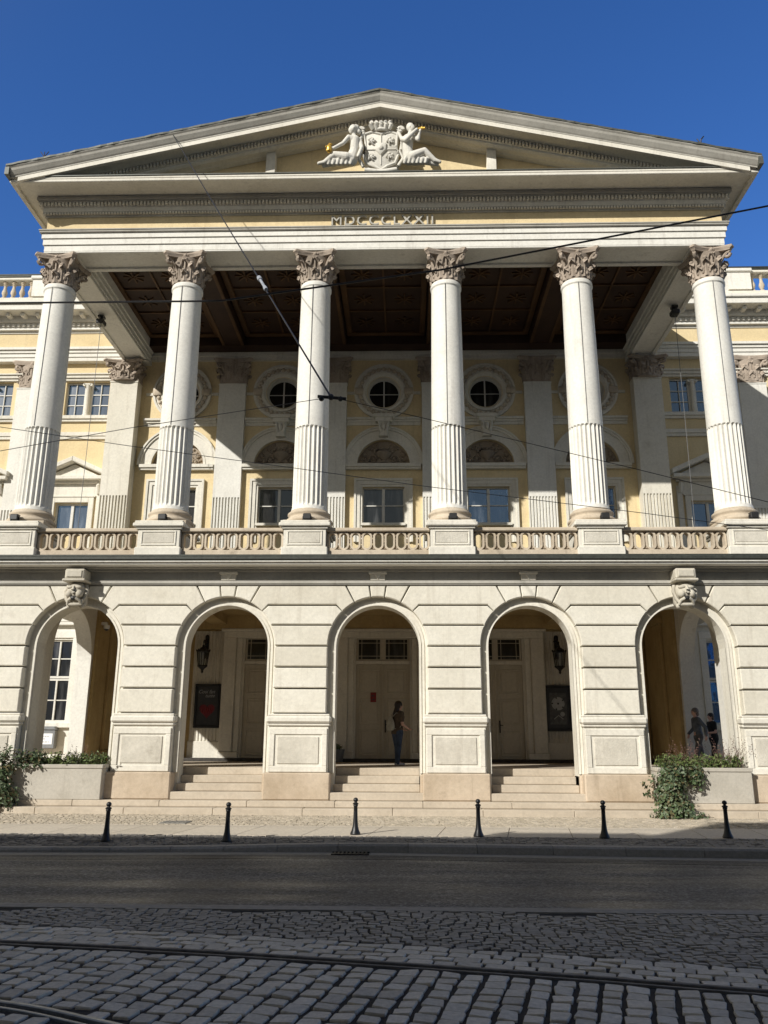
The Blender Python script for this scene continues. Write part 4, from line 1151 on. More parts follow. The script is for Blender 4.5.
# ------------------------------------------------------------------ street
def sheet(name, x0, x1, y0, y1, z, mat, thick=None):
    b = MB(); t = thick or .3
    b.box(x0, x1, y0, y1, z - t, z); return tag(b.build(name, mat, loc=((x0 + x1) / 2, (y0 + y1) / 2, z)), kind='structure')
sheet('ground', -400, 400, -400, 400, -.06, 'ground')
KX = [-60, -9, -6, -4, -2.2, -.8, .4, 6.5, 60]; KY = [14.0, 14.0, 14.02, 14.12, 14.28, 14.36, 14.36, 13.98, 13.98]; KH = [.06, .06, .06, .065, .08, .115, .125, .13, .13]
def interp(x, A, B):
    for i in range(len(A) - 1):
        if A[i] <= x <= A[i + 1]: return lerp(B[i], B[i + 1], (x - A[i]) / (A[i + 1] - A[i]))
    return B[0] if x < A[0] else B[-1]
ky = lambda x: interp(x, KX, KY); kh = lambda x: interp(x, KX, KH)
def strip(name, f0, f1, z0, z1, mat, n=60, x0=-60, x1=60, low=-.05):
    b = MB(); xs = sorted(set([lerp(x0, x1, i / n) for i in range(n + 1)] + [lerp(-12, 12, i / 48) for i in range(49)]))
    vs = []
    for x in xs:
        a, c = f0(x), f1(x); za = z0(x) if callable(z0) else z0; zb = z1(x) if callable(z1) else z1
        vs += [(x, a, low), (x, a, za), (x, c, zb), (x, c, low)]
    m = len(xs)
    fs = [(4 * i + k, 4 * i + 4 + k, 4 * i + 5 + k, 4 * i + 1 + k) for i in range(m - 1) for k in range(3)]
    b.add(vs, fs); return tag(b.build(name, mat, loc=(0, f0(0), 0)), kind='structure')
strip('asphalt_road', lambda x: 9.72, lambda x: ky(x) - .40, 0, 0, 'asphalt')
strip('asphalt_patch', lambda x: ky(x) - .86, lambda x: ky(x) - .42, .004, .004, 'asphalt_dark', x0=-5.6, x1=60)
strip('gutter', lambda x: ky(x) - .40, lambda x: ky(x) - .004, .004, -.004, 'edging')
strip('concrete_edging', lambda x: 9.50, lambda x: 9.72, .006, .006, 'edging')
# kerb stones
b = MB(); x = -30
while x < 30:
    w = R.uniform(.95, 1.25) if x > -1 else R.uniform(.8, 1.1); x1 = x + w - .008
    vs = []
    for xx in (x, x1):
        y, h = ky(xx), kh(xx)
        vs += [(xx, y, -.05), (xx, y + .012, h - .03), (xx, y + .045, h), (xx, y + .27, h + .002), (xx, y + .27, -.05)]
    b.add(vs, [(0, 5, 6, 1), (1, 6, 7, 2), (2, 7, 8, 3), (3, 8, 9, 4), (0, 1, 2, 3, 4), (9, 8, 7, 6, 5)])
    x += w
tag(b.build('kerb', 'kerb', loc=(0, 14.3, 0)), kind='structure')
pave = strip('pavement', lambda x: ky(x) + .27, lambda x: 19.9, lambda x: kh(x) - .02, .10, 'bedlight')
def pz(x, y):
    t = max(0, min(1, (y - ky(x) - .27) / 1.2)); return lerp(kh(x), .118, t)
def stones(b, x0, x1, y0, y1, sx, sy, z, jit=.18, gap=.012, dome=.012, skip=None, rot=None):
    """rows of slightly irregular domed setts"""
    y = y0; row = 0
    while y < y1:
        h = sy * R.uniform(.9, 1.1); x = x0 + (row % 2) * sx * .5 + R.uniform(-.3, .3) * sx
        while x < x1:
            w = sx * R.uniform(1 - jit, 1 + jit)
            if y + h > y1 + sy * .4: break
            sett(b, x, x + w, y, y + h, z, gap, dome, skip)
            x += w
        y += h; row += 1
def sett(b, xa, xb, ya, yb, z, gap, dome, skip=None, mp=None):
    g = gap / 2; j = min(xb - xa, yb - ya) * .08
    c = [(xa + g, ya + g), (xb - g, ya + g), (xb - g, yb - g), (xa + g, yb - g)]
    c = [(p[0] + R.uniform(-j, j), p[1] + R.uniform(-j, j)) for p in c]
    mx = sum(p[0] for p in c) / 4; my = sum(p[1] for p in c) / 4
    P = mp or (lambda u, v: (u, v))
    M = P(mx, my)
    if skip and skip(*M): return
    zz = z(*M) if callable(z) else z
    zz += R.uniform(-.004, .004)
    # octagonal outline for rounded corners
    o = []; 
    for i in range(4):
        p, q, r = c[i - 1], c[i], c[(i + 1) % 4]; k = .07
        o += [(lerp(q[0], p[0], k), lerp(q[1], p[1], k)), (lerp(q[0], r[0], k), lerp(q[1], r[1], k))]
    tx, ty = R.uniform(-.004, .004), R.uniform(-.004, .004)
    vs = [(*P(*p), zz - .045) for p in o] + [(*P(*p), zz - dome) for p in o]
    vs += [(*P(lerp(p[0], mx, .06), lerp(p[1], my, .06)), zz + tx * (1 if p[0] > mx else -1) + ty * (1 if p[1] > my else -1)) for p in o]
    fs = [(i, (i + 1) % 8, 8 + (i + 1) % 8, 8 + i) for i in range(8)] + [(8 + i, 8 + (i + 1) % 8, 16 + (i + 1) % 8, 16 + i) for i in range(8)] + [tuple(range(16, 24))]
    b.add(vs, fs)
# dark sett row behind the kerb, slabs, mosaic strip
b = MB()
stones(b, -14, 14, 14.2, 15.62, .13, .12, lambda x, y: pz(x, y), gap=.014, dome=.010, skip=lambda x, y: y < ky(x) + .33)
tag(b.build('kerbside_setts', 'darkset', loc=(0, 15, .1)), kind='structure')
b = MB(); x = -30
while x < 30:
    w = R.choice((1.15, 1.2, 1.25)); sk = .07
    for y0, y1, off in ((15.65, 17.42, 0),):
        g = .008
        vs = [(x + g, y0, .117), (x + w - g, y0, .117), (x + w - g + .25, y1, .121), (x + g + .25, y1, .121)]
        vs = [(a, c, .05) for a, c, d in vs] + vs
        b.add(vs, [(4, 5, 6, 7), (0, 1, 5, 4), (1, 2, 6, 5), (2, 3, 7, 6), (3, 0, 4, 7)])
    x += w
tag(b.build('paving_slabs', 'slab', loc=(0, 16.5, .1)), kind='structure')
b = MB(); stones(b, -13, 13, 17.45, 19.85, .115, .10, .122, gap=.016, dome=.012)
tag(b.build('mosaic_paving', 'mosaic', loc=(0, 18.6, .1)), kind='structure')
# tram track
RA = [(-40, 7.4), (-20, 8.6), (-8, 8.45), (-5, 8.2), (-2.85, 7.9), (-1.02, 7.62), (.66, 7.28), (1.88, 7.01), (2.58, 6.83), (4.5, 6.30), (8, 5.2), (16, 2.0), (30, -6)]
RB = [(-40, 5.9), (-20, 7.0), (-8, 6.9), (-5, 6.68), (-3.2, 6.42), (-2.01, 6.14), (-1.27, 5.80), (-.4, 5.32), (.8, 4.6), (3, 3.0), (8, -1.0), (16, -8)]
def spl(pts, n=8):
    out = []
    for i in range(len(pts) - 1):
        p0 = Vector(pts[max(i - 1, 0)]); p1 = Vector(pts[i]); p2 = Vector(pts[i + 1]); p3 = Vector(pts[min(i + 2, len(pts) - 1)])
        for k in range(n):
            t = k / n
            out.append(.5 * (2 * p1 + (p2 - p0) * t + (2 * p0 - 5 * p1 + 4 * p2 - p3) * t * t + (3 * p1 - p0 - 3 * p2 + p3) * t ** 3))
    out.append(Vector(pts[-1])); return out
SA, SB = spl(RA), spl(RB)
def pdist(S_, x, y):
    best = 9e9; p = Vector((x, y))
    for a, c in zip(S_, S_[1:]):
        if min(a.x, c.x) - 1.5 > x or max(a.x, c.x) + 1.5 < x: continue
        d = c - a; t = max(0, min(1, (p - a).dot(d) / d.dot(d))); best = min(best, (p - a - d * t).length)
    return best
def rail(S_, name, label, hm='steel'):
    root = empty(name, (S_[len(S_) // 2].x, S_[len(S_) // 2].y, 0), label, 'tram rail', 'grooved tram rails in the cobbles')
    def sw(prof, mat, nm):
        b = MB(); n = len(prof); vs = []
        for i, p in enumerate(S_):
            t = (S_[min(i + 1, len(S_) - 1)] - S_[max(i - 1, 0)]).normalized(); nr = Vector((-t.y, t.x))
            vs += [(p.x + nr.x * u, p.y + nr.y * u, z) for u, z in prof]
        m = len(S_)
        fs = [(i * n + k, (i + 1) * n + k, (i + 1) * n + (k + 1) % n, i * n + (k + 1) % n) for i in range(m - 1) for k in range(n)]
        fs += [tuple(range(n)), tuple((m - 1) * n + k for k in range(n))[::-1]]
        b.add(vs, fs); return b.build(nm, mat, root, smooth=30)
    sw([(.030, -.05), (.072, -.05), (.072, .008), (.064, .014), (.036, .014), (.030, .008)], hm, 'rail_head')
    sw([(-.05, -.05), (-.022, -.05), (-.022, .002), (-.028, .006), (-.046, .006), (-.05, .002)], hm, 'guard_lip')
    sw([(-.0215, -.05), (.0295, -.05), (.0295, -.03), (-.0215, -.03)], 'rust', 'groove')
    return root
rail(SA, 'tram_rail', 'grooved tram rail running right across the big setts nearest the asphalt', 'dullrail')
rail(SB, 'tram_rail', 'shiny grooved tram rail cutting the bottom left corner of the cobbles')
sheet('sett_bed', -45, 45, -6, 9.5, -.013, 'bed')
# big setts follow the rail
cum = [0]
for a, c in zip(SA, SA[1:]): cum.append(cum[-1] + (c - a).length)
def along(s):
    for i in range(len(cum) - 1):
        if cum[i] <= s <= cum[i + 1]:
            t = (s - cum[i]) / (cum[i + 1] - cum[i]); p = SA[i].lerp(SA[i + 1], t)
            d0 = (SA[min(i + 1, len(SA) - 1)] - SA[max(i - 1, 0)]).normalized(); d1 = (SA[min(i + 2, len(SA) - 1)] - SA[i]).normalized()
            d = d0.lerp(d1, t).normalized(); return p, Vector((-d.y, d.x))
    return SA[-1], Vector((0, 1))
def mapA(s, t):
    p, n = along(s); q = p + n * t; return (q.x, q.y)
s_start = next(cum[i] for i, p in enumerate(SA) if p.x > -7); s_end = next(cum[i] for i, p in enumerate(SA) if p.x > 9)
b = MB(); s = s_start
nearrail = lambda x, y: pdist(SA, x, y) < .105 or pdist(SB, x, y) < .115
while s < s_end:                      # courses square to the rail
    w = R.uniform(.158, .195); t = -.088 - R.uniform(0, .02); top = t
    while t > -3.6:
        h = R.uniform(.155, .215)
        sett(b, s + .006, s + w - .006, t - h + .004, t - .004, .004, .024, .007, nearrail, mapA); t -= h
    s += w
t = .09
for row in range(4):                  # rows laid along the rail on the asphalt side
    h = R.uniform(.135, .155); s = s_start + (row % 2) * .1
    while s < s_end:
        w = R.uniform(.17, .235)
        sett(b, s, s + w, t, t + h, .004, .020, .007, nearrail, mapA); s += w
    t += h
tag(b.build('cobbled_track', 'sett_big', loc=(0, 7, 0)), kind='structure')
# small setts between track and asphalt in wavy segments, and beyond the track ends
def intrack(x, y):
    if pdist(SA, x, y) > 5: return False
    # signed offset from rail
    best = 9e9; sg = 0; p = Vector((x, y))
    for a, c in zip(SA, SA[1:]):
        d = c - a; t = max(0, min(1, (p - a).dot(d) / d.dot(d))); q = p - a - d * t
        if q.length < best: best = q.length; sg = d.x * q.y - d.y * q.x
    return sg < 0 or best < .70
b = MB()
y = 5.0; row = 0
while y < 9.46:
    h = .095 * R.uniform(.9, 1.1); x = -8 + (row % 2) * .05
    while x < 9:
        w = .115 * R.uniform(.82, 1.2)
        yy = y + .16 * sin(x * 2.1) + .06 * sin(x * 5.3 + row * .1)
        if 6.6 < yy < 9.47 and not intrack(x + w / 2, yy + h / 2): sett(b, x, x + w, yy, yy + h, .002, .016, .006)
        x += w
    y += h; row += 1
tag(b.build('small_sett_paving', 'sett_small', loc=(0, 9, 0)), kind='structure')
sheet('far_pavement', -60, 60, -6, -1.5, .10, 'slab')

# drain grate at the kerb, service cover in the slabs
x0 = -.20; yg = ky(0) - .24
b = MB(); b.box(x0 - .28, x0 + .32, yg - .16, yg + .16, -.04, .004)
for k in range(9): b.box(x0 - .25 + k * .063, x0 - .22 + k * .063, yg - .13, yg + .13, .004, .02)
b.box(x0 - .28, x0 + .32, yg - .16, yg - .13, .004, .02); b.box(x0 - .28, x0 + .32, yg + .13, yg + .16, .004, .02)
tag(b.build('drain_grate', 'iron', loc=(x0, yg, 0)), 'cast iron drain grate in the gutter below the kerb', 'drain grate')
b = MB(); b.box(-4.3, -3.75, 17.6, 18.15, .08, .135, .006)
for k in range(5): b.box(-4.25 + k * .1, -4.2 + k * .1, 17.65, 18.1, .135, .139)
tag(b.build('service_cover', 'edging', loc=(-4, 17.9, .13)), 'square grey service cover set in the mosaic paving', 'manhole cover')

# ------------------------------------------------------------------ bollards
def bollard_parts(root):
    x, y, z = WLOC[root.name]
    def L(p): return [(r * .86, h * .77) for r, h in p]
    b = MB()
    b.lathe(L([(.105, 0), (.108, .03), (.10, .05), (.078, .10), (.060, .18), (.050, .28), (.045, .38), (.042, .5), (.041, .62), (.05, .635), (.05, .65), (.044, .66)]), (x, y, z), 20)
    b.build('post', 'iron', root, smooth=40)
    b = MB(); b.lathe(L([(.043, .66), (.06, .67), (.062, .69), (.045, .705), (.03, .715), (.028, .725), (.045, .74), (.052, .765), (.046, .795), (.026, .815), (.004, .822)]), (x, y, z), 20)
    b.build('finial', 'iron', root, smooth=50)
BP = [(-4.38, 14.83), (-2.33, 14.87), (-.21, 15.85), (1.99, 15.67), (4.18, 15.54), (6.39, 15.74)]
BL = ['black iron bollard nearest the left planter', 'black iron bollard in front of the arch with the heart poster', 'black iron bollard beside the drain grate before the middle arch',
      'black iron bollard in front of the pier right of the woman', 'black iron bollard before the pier between the dark poster arch and right planter', 'black iron bollard in front of the right planter']
b0 = empty('bollard', (BP[0][0], BP[0][1], pz(*BP[0])), BL[0], 'bollard', 'bollards along the kerb'); bollard_parts(b0)
for (x, y), l in zip(BP[1:], BL[1:]):
    c = copy_tree(b0); c.location = (x, y, pz(x, y)); c['label'] = l; c.rotation_euler = (R.uniform(-.012, .012), R.uniform(-.012, .012), R.uniform(0, 3))

# ------------------------------------------------------------------ planters and plants
def planter(x0, x1, label):
    r = empty('stone_planter', ((x0 + x1) / 2, 20.5, .4), label, 'planter', 'planters in the outer arches')
    b = MB(); b.box(x0, x1, 20.22, 20.30, .402, 1.10, .012); b.box(x0, x1, 20.86, 20.94, .402, 1.10, .012)
    b.box(x0, x0 + .08, 20.30, 20.86, .402, 1.10); b.box(x1 - .08, x1, 20.30, 20.86, .402, 1.10)
    for (a, c, d, e) in ((x0 - .02, x1 + .02, 20.20, 20.32), (x0 - .02, x1 + .02, 20.84, 20.96), (x0 - .02, x0 + .12, 20.32, 20.84), (x1 - .12, x1 + .02, 20.32, 20.84)): b.box(a, c, d, e, 1.10, 1.19, .012)
    b.build('trough', 'concrete', r)
    b = MB(); b.box(x0 + .08, x1 - .08, 20.3, 20.86, .6, 1.10); b.build('soil', 'soil', r)
planter(-8.62, -6.47, 'weathered stone planter under the left outer arch'); planter(6.55, 8.70, 'weathered stone planter under the right outer arch')
def leafat(b, p, n, size, asp=.75, up=None):
    n = Vector(n).normalized(); t = n.cross(Vector((R.uniform(-1, 1), R.uniform(-1, 1), R.uniform(-1, 1))))
    if t.length < 1e-3: return
    t.normalize(); w = n.cross(t); p = Vector(p); s = size; a = size * asp
    vs = [p - t * s * .5, p + w * a * .45 - t * s * .25 + n * s * .06, p + w * a * .32 + t * s * .12, p + t * s * .55 - n * s * .1, p - w * a * .32 + t * s * .12, p - w * a * .45 - t * s * .25 + n * s * .06]
    b.add(vs, [(0, 1, 2, 3), (0, 3, 4, 5)])
def ivy(pts, nl, name, label, mat='leaf', size=(.035, .115), vines=14, cat='ivy', stems=True):
    """pts: list of (centre, radii, weight) ellipsoids the leaves gather round"""
    c0 = pts[0][0]; r = empty(name, (c0[0], c0[1], c0[2] - pts[0][1][2]), label, cat)
    b = MB(); W = [p[2] for p in pts]; clumps = []
    for k in range(int(nl / 22)):
        c, rd, w = R.choices(pts, W)[0]
        d = Vector((R.gauss(0, 1), R.gauss(0, 1), R.gauss(0, 1))).normalized(); q = R.uniform(.45, 1.05)
        clumps.append((Vector((c[0] + d.x * rd[0] * q, c[1] + d.y * rd[1] * q, c[2] + d.z * rd[2] * q)), d))
    for c, d in clumps:
        for k in range(22):
            o = Vector((R.gauss(0, .06), R.gauss(0, .05), R.gauss(0, .07)))
            p = c + o
            if p.z < .13: p.z = .13 + R.uniform(0, .03)
            if p.y > 20.14 and p.z < 1.19 and p.z > .4: p.y = 20.14 - R.uniform(0, .1)
            leafat(b, p, d + Vector((R.uniform(-.7, .7), R.uniform(-1, .3), R.uniform(-.2, .9))), R.uniform(*size))
    b.build('foliage', mat, r)
    if stems:
        b = MB()
        for k in range(vines):
            c, rd, w = R.choices(pts, W)[0]; x = c[0] + R.uniform(-1, 1) * rd[0] * .8
            b.tube([(x, min(c[1], 20.12), c[2] + rd[2] * .9), (x + R.uniform(-.06, .06), c[1] - rd[1] * .5, c[2]), (x + R.uniform(-.1, .1), c[1] - rd[1] * .4, max(.16, c[2] - rd[2] * .9))], .006, 5)
        b.build('stem', 'bark', r)
    return r
ivy([((-8.72, 20.05, 1.22), (.34, .22, .32), 1), ((-8.85, 19.95, .85), (.42, .22, .40), 1.5), ((-8.75, 19.85, .45), (.45, .25, .28), 1.2), ((-8.2, 20.25, 1.30), (.32, .2, .10), .5), ((-9.3, 20.0, .7), (.35, .22, .4), .8)], 3600, 'trailing_ivy', 'dark green ivy cascading over the left end of left planter')
ivy([((6.75, 20.02, 1.0), (.30, .18, .22), 1), ((6.72, 19.92, .68), (.34, .20, .30), 1.6), ((6.75, 19.80, .34), (.42, .22, .20), 1.3), ((7.2, 20.08, 1.08), (.34, .12, .14), .6), ((7.35, 20.1, .9), (.2, .08, .22), .25), ((6.85, 19.62, .17), (.75, .26, .06), .6), ((6.45, 20.0, .8), (.3, .12, .25), .25)], 4200, 'trailing_ivy', 'green ivy cascading down the left end of right planter', size=(.035, .11))
def herbs(x0, x1, n, name, label, h=.28):
    r = empty(name, ((x0 + x1) / 2, 20.55, 1.1), label, 'plant'); b = MB(); st = MB()
    for k in range(n):
        x = R.uniform(x0, x1); y = R.uniform(20.28, 20.8); hh = h * R.uniform(.35, 1.15); lean = (R.uniform(-.12, .12), R.uniform(-.1, .06))
        st.tube([(x, y, 1.09), (x + lean[0] * .5, y + lean[1] * .5, 1.1 + hh * .6), (x + lean[0], y + lean[1], 1.1 + hh)], .004, 4)
        for q in range(9):
            t = R.uniform(.25, 1); p = (x + lean[0] * t + R.gauss(0, .025), y + lean[1] * t + R.gauss(0, .025), 1.1 + hh * t)
            leafat(b, p, (R.uniform(-1, 1), R.uniform(-1, .2), R.uniform(0, 1)), R.uniform(.045, .10), .5)
    b.build('foliage', 'leaf2', r); st.build('stem', 'bark', r)
herbs(-8.3, -6.55, 260, 'planter_herbs', 'low green leafy herbs filling the left planter', .34)
herbs(6.65, 8.55, 280, 'planter_herbs', 'bright green leafy herbs filling the right planter', .36)
def grass(x0, x1, n, h, label, spread=.25):
    r = empty('dry_grass', ((x0 + x1) / 2, 20.6, 1.1), label, 'plant'); b = MB()
    for k in range(n):
        x = R.uniform(x0, x1); y = R.uniform(20.35, 20.8); hh = h * R.uniform(.5, 1.1); dx, dy = R.gauss(0, spread), R.gauss(0, spread * .4)
        b.tube([(x + dx * t * t, y + dy * t * t, 1.09 + hh * (t - .25 * t * t * abs(dx) * 2)) for t in (0, .35, .7, 1)], .005, 4, .3)
        if R.random() < .7:
            for q in range(5): leafat(b, (x + dx + R.gauss(0, .02), y + dy, 1.09 + hh * (1 - .08 * q)), (R.uniform(-1, 1), -1, R.uniform(-1, 1)), .05, .35)
    b.build('stem', 'dry', r)
grass(8.0, 8.6, 46, .78, 'tall reddish dry grass at the right end of right planter'); grass(7.15, 7.6, 40, .70, 'tuft of reddish dry grass in the middle of right planter', .2)
grass(-7.4, -6.9, 14, .55, 'few thin dry stalks standing in the left planter', .25)

# ------------------------------------------------------------------ lanterns, posters, notices
def lantern(x, label):
    y = YB - .55; r = empty('wall_lantern', (x, y, 3.95), label, 'lantern', 'lanterns in the arcade')
    b = MB()
    b.tube([(x, YB - .06, 4.55), (x, YB - .2, 4.85), (x, YB - .42, 5.02), (x, y, 4.98), (x, y, 4.85)], .022, 8)
    b.tube([(x, YB - .08, 5.15), (x, YB - .12, 4.9), (x, YB - .2, 4.75), (x, YB - .3, 4.8), (x, YB - .28, 4.9)], .02, 8)
    b.box(x - .07, x + .07, YB - .09, YB - .05, 4.45, 5.2, .02); b.ball((x, YB - .1, 5.2), .07, 8); b.ball((x, YB - .2, 4.95), .06, 8); b.ball((x - .06, YB - .16, 5.05), .05, 8)
    b.build('bracket', 'iron', r, smooth=40)
    b = MB()
    b.lathe([(.02, .93), (.05, .90), (.04, .87), (.09, .84), (.22, .73), (.24, .71), (.22, .69)], (x, y, 3.95), 6)
    for k in range(6):
        a = k * pi / 3; b.tube([(x + .20 * cos(a), y + .20 * sin(a), 4.64), (x + .145 * cos(a), y + .145 * sin(a), 4.18)], .016, 6); b.ball((x + .22 * cos(a), y + .22 * sin(a), 4.70), .03, 6)
    b.lathe([(.17, .25), (.175, .22), (.16, .20), (.06, .12), (.035, .06), (.045, .03), (.01, -.02)], (x, y, 3.95), 6)
    b.build('cage', 'iron', r)
    b = MB(); b.lathe([(.135, .26), (.185, .68)], (x, y, 3.95), 6); b.build('glass', 'clear', r)
lantern(-6.12, 'black wrought iron wall lantern above the heart poster'); lantern(5.80, 'black wrought iron wall lantern above the poster with pale disc')
def poster(x, z, w, h, label):
    y = YB - .115; r = empty('poster_case', (x, y, z - h / 2), label, 'poster case', 'black poster cases in the arcade')
    b = MB()
    for (a, c, d, e) in ((-w, w, h - .09, h), (-w, w, -h, -h + .09), (-w, -w + .08, -h + .09, h - .09), (w - .08, w, -h + .09, h - .09)): b.box(x + a, x + c, y - .08, y, z + d, z + e, .01)
    b.build('frame', 'iron', r)
    b = MB(); b.box(x - w + .06, x + w - .06, y - .03, y - .01, z - h + .07, z + h - .07); p = b.build('poster', 'poster', r)
    return r, p, y - .03
r, p, y = poster(-5.97, 2.89, .43, .72, 'black framed poster with white script and dark red heart')
b = MB()
H = []
for k in range(40):
    t = 2 * pi * k / 40; H.append((-5.97 + .0165 * 16 * sin(t) ** 3 * .98, 2.74 + .0165 * (13 * cos(t) - 5 * cos(2 * t) - 2 * cos(3 * t) - cos(4 * t))))
b.prism(H, y - .004, y + .002); b.build('heart', 'dred', p)
b = MB()
for k in range(7): b.tube([(-6.10 + .05 * k + R.uniform(-.03, .03), y - .006, 2.62 + R.uniform(0, .05)), (-6.12 + .05 * k + R.uniform(-.05, .05), y - .007, 2.80 + R.uniform(0, .1))], .010, 4)
b.build('brush_strokes', 'red', p)
text('Cos\u00ec fan', .17, -6.02, y - .006, 3.30, .003, 'plight', p, 'lettering', rot=(pi / 2, 0, 0), shear=.35); text('tutte', .16, -5.90, y - .006, 3.17, .003, 'plight', p, 'lettering', shear=.35)
r, p, y = poster(5.75, 2.85, .44, .74, 'black framed poster with a pale round disc on grey')
b = MB(); b.box(5.75 - .28, 5.75 + .28, y - .003, y + .002, 2.85 - .52, 2.85 + .50)
b.build('print', 'pgrey', p)
b = MB(); b.disc(5.75, 3.0, .215, y - .009, y - .004, 28); b.ball((5.88, y - .004, 2.66), .08, 10, (1, .08, 1)); b.tube([(5.6, y - .008, 2.5), (5.75, y - .008, 2.62), (5.9, y - .008, 2.5)], .02, 6); b.build('pale_disc', 'plight', p)
b = MB(); b.disc(5.75, 3.0, .035, y - .014, y - .009, 14)
for k in range(5):
    a = k * 1.2566 + .6; b.ball((5.75 + .19 * cos(a), y - .009, 3.0 + .19 * sin(a)), .028, 8, (1, .1, 1))
b.build('dark_marks', 'poster', p)
b = MB(); b.box(-.49, -.30, YB - .098, YB - .088, 3.03, 3.35); nt_ = b.build('notice', 'red', loc=(-.4, YB - .09, 3.03)); tag(nt_, 'small dark red notice stuck on the left leaf of the middle door', 'notice')
b = MB(); b.box(-.46, -.36, YB - .101, YB - .099, 3.22, 3.26); b.box(-.45, -.34, YB - .101, YB - .099, 3.10, 3.13); b.build('print', 'ink', nt_)
r = empty('display_box', (-11.86, YG - .25, 1.5), 'grey wall box with a white printed sign beneath the left side window', 'sign box')
b = MB(); b.box(-12.33, -11.42, YG - .30, YG - .07, 1.48, 2.10, .02); b.prism([(-12.36, 2.10), (-11.39, 2.10), (-11.45, 2.22), (-12.30, 2.22)], YG - .34, YG - .07, .02); b.build('box', 'greybox', r)
b = MB(); b.box(-12.27, -11.50, YG - .312, YG - .301, 1.62, 1.98); s_ = b.build('sign', 'signwhite', r)
b = MB()
for z, xa, xb in ((1.88, -12.2, -11.6), (1.80, -12.0, -11.75), (1.70, -12.22, -11.58)):
    x = xa
    while x < xb: w = R.uniform(.03, .09); b.box(x, min(x + w, xb), YG - .315, YG - .312, z - .018, z + .018); x += w + .025
b.build('print', 'inkgrey', s_)
# pot plant by the middle door
r = empty('plant_pot', (-1.5, 27.85, FL), 'grey pot with a dark plant in the shade left of the middle door', 'plant pot')
b = MB(); b.lathe([(.13, 0), (.15, .02), (.19, .35), (.21, .36), (.21, .40), (.17, .40), (.15, .3)], (-1.5, 27.85, FL), 18); b.build('pot', 'greybox', r, smooth=40)
b = MB()
for k in range(70):
    d = Vector((R.gauss(0, 1), R.gauss(0, 1), abs(R.gauss(0, 1)))).normalized(); leafat(b, Vector((-1.5, 27.85, FL + .42)) + d * R.uniform(.05, .2), d, .1, .5)
b.build('foliage', 'leaf', r)

# floodlights on the pedestals and under the side beams, security camera
def flood(x, y, z, label, name='floodlight', grp='floodlights at the column bases', down=False):
    r = empty(name, (x, y, z), label, 'floodlight', grp); b = MB()
    if not down:
        b.box(x - .10, x + .10, y - .11, y + .06, z + .05, z + .20, .015); b.build('lamp_body', 'black', r)
        b = MB(); b.box(x - .085, x + .085, y - .05, y + .1, z + .19, z + .215); b.build('glass', 'glassb', r)
        b = MB(); b.box(x - .12, x - .10, y - .03, y + .03, z, z + .14); b.box(x + .10, x + .12, y - .03, y + .03, z, z + .14); b.box(x - .12, x + .12, y - .04, y + .04, z, z + .02); b.build('bracket', 'iron', r)
    else:
        b.box(x - .13, x + .13, y - .16, y + .16, z - .26, z - .10, .03); b.build('lamp_body', 'black', r)
        b = MB(); b.box(x - .10, x + .10, y - .13, y + .13, z - .275, z - .26); b.build('glass', 'glassb', r)
        b = MB(); b.box(x - .03, x + .03, y - .04, y + .04, z - .10, z, .0); b.box(x - .10, x + .10, y - .10, y + .10, z - .02, z + .055); b.build('bracket', 'iron', r)
    return r
WH = ['at the foot of the leftmost column', 'at the foot of the column left of the heart poster arch pier', 'at the foot of the column left of the middle window', 'at the foot of the column right of the middle window', 'at the foot of the column over the pier right of the pale disc poster', 'at the foot of the rightmost column']
WH[1] = 'at the foot of the second column from the left'; WH[4] = 'at the foot of the second column from the right'
for x, l in zip(CX, WH): flood(x + .04 + (.12 if x > 3 else (-.12 if x < -8 else 0)), 20.72, 7.262, 'small grey floodlight ' + l)
flood(-9.5, 24.7, 15.45, 'dark floodlight hung under the left side beam', grp='floodlights under the side beams', down=True); flood(9.5, 24.4, 15.45, 'dark floodlight hung under the right side beam', grp='floodlights under the side beams', down=True)
r = empty('security_camera', (-8.66, 25.55, 5.15), 'small white dome camera on the ochre wall inside the left outer arch', 'camera')
b = MB(); b.box(-8.80, -8.62, 25.48, 25.62, 5.22, 5.32, .02); b.lathe([(.09, .10), (.10, .04), (.08, -.02)], (-8.64, 25.55, 5.12), 16); b.build('housing', 'signwhite', r, smooth=40)
b = MB(); b.ball((-8.64, 25.55, 5.11), .07, 12); b.build('dome', 'glassb', r, smooth=60)
# electric leads that hang from the beam lamps
for sg, (x, y), l in ((-1, (-9.5, 24.7), 'thin dark cable hanging from the lamp under the left beam'), (1, (9.5, 24.4), 'thin pale cable hanging from the lamp under the right beam')):
    b = MB(); b.tube([(x, y, 15.2), (x - .01, y, 12), (x - .03, y, 9), (x - .05, y, 6.42)], .010, 6)
    tag(b.build('power_cable', 'wire_grey', loc=(x, y, 15.2)), l, 'cable')

# twig and aerial on the roof edge
b = MB(); b.tube([(9.15, 20.1, 18.15), (9.2, 20.1, 18.40), (9.28, 20.1, 18.50)], .02, 6); b.tube([(9.17, 20.1, 18.25), (9.08, 20.1, 18.42)], .015, 6); b.box(9.08, 9.24, 20.0, 20.2, 18.12, 18.2)
tag(b.build('roof_aerial', 'iron', loc=(9.15, 20.1, 18.15)), 'small black aerial standing on the right slope of the roof', 'aerial')
b = MB()
for dx in (-.12, 0, .12): b.tube([(-9.75, 20.0, 18.05), (-9.75 + dx, 20.0, 18.22 + .04 * abs(dx))], .012, 5)
tag(b.build('roof_weed', 'bark', loc=(-9.75, 20, 18.05)), 'small dry weed growing on the left end of the roof edge', 'weed')

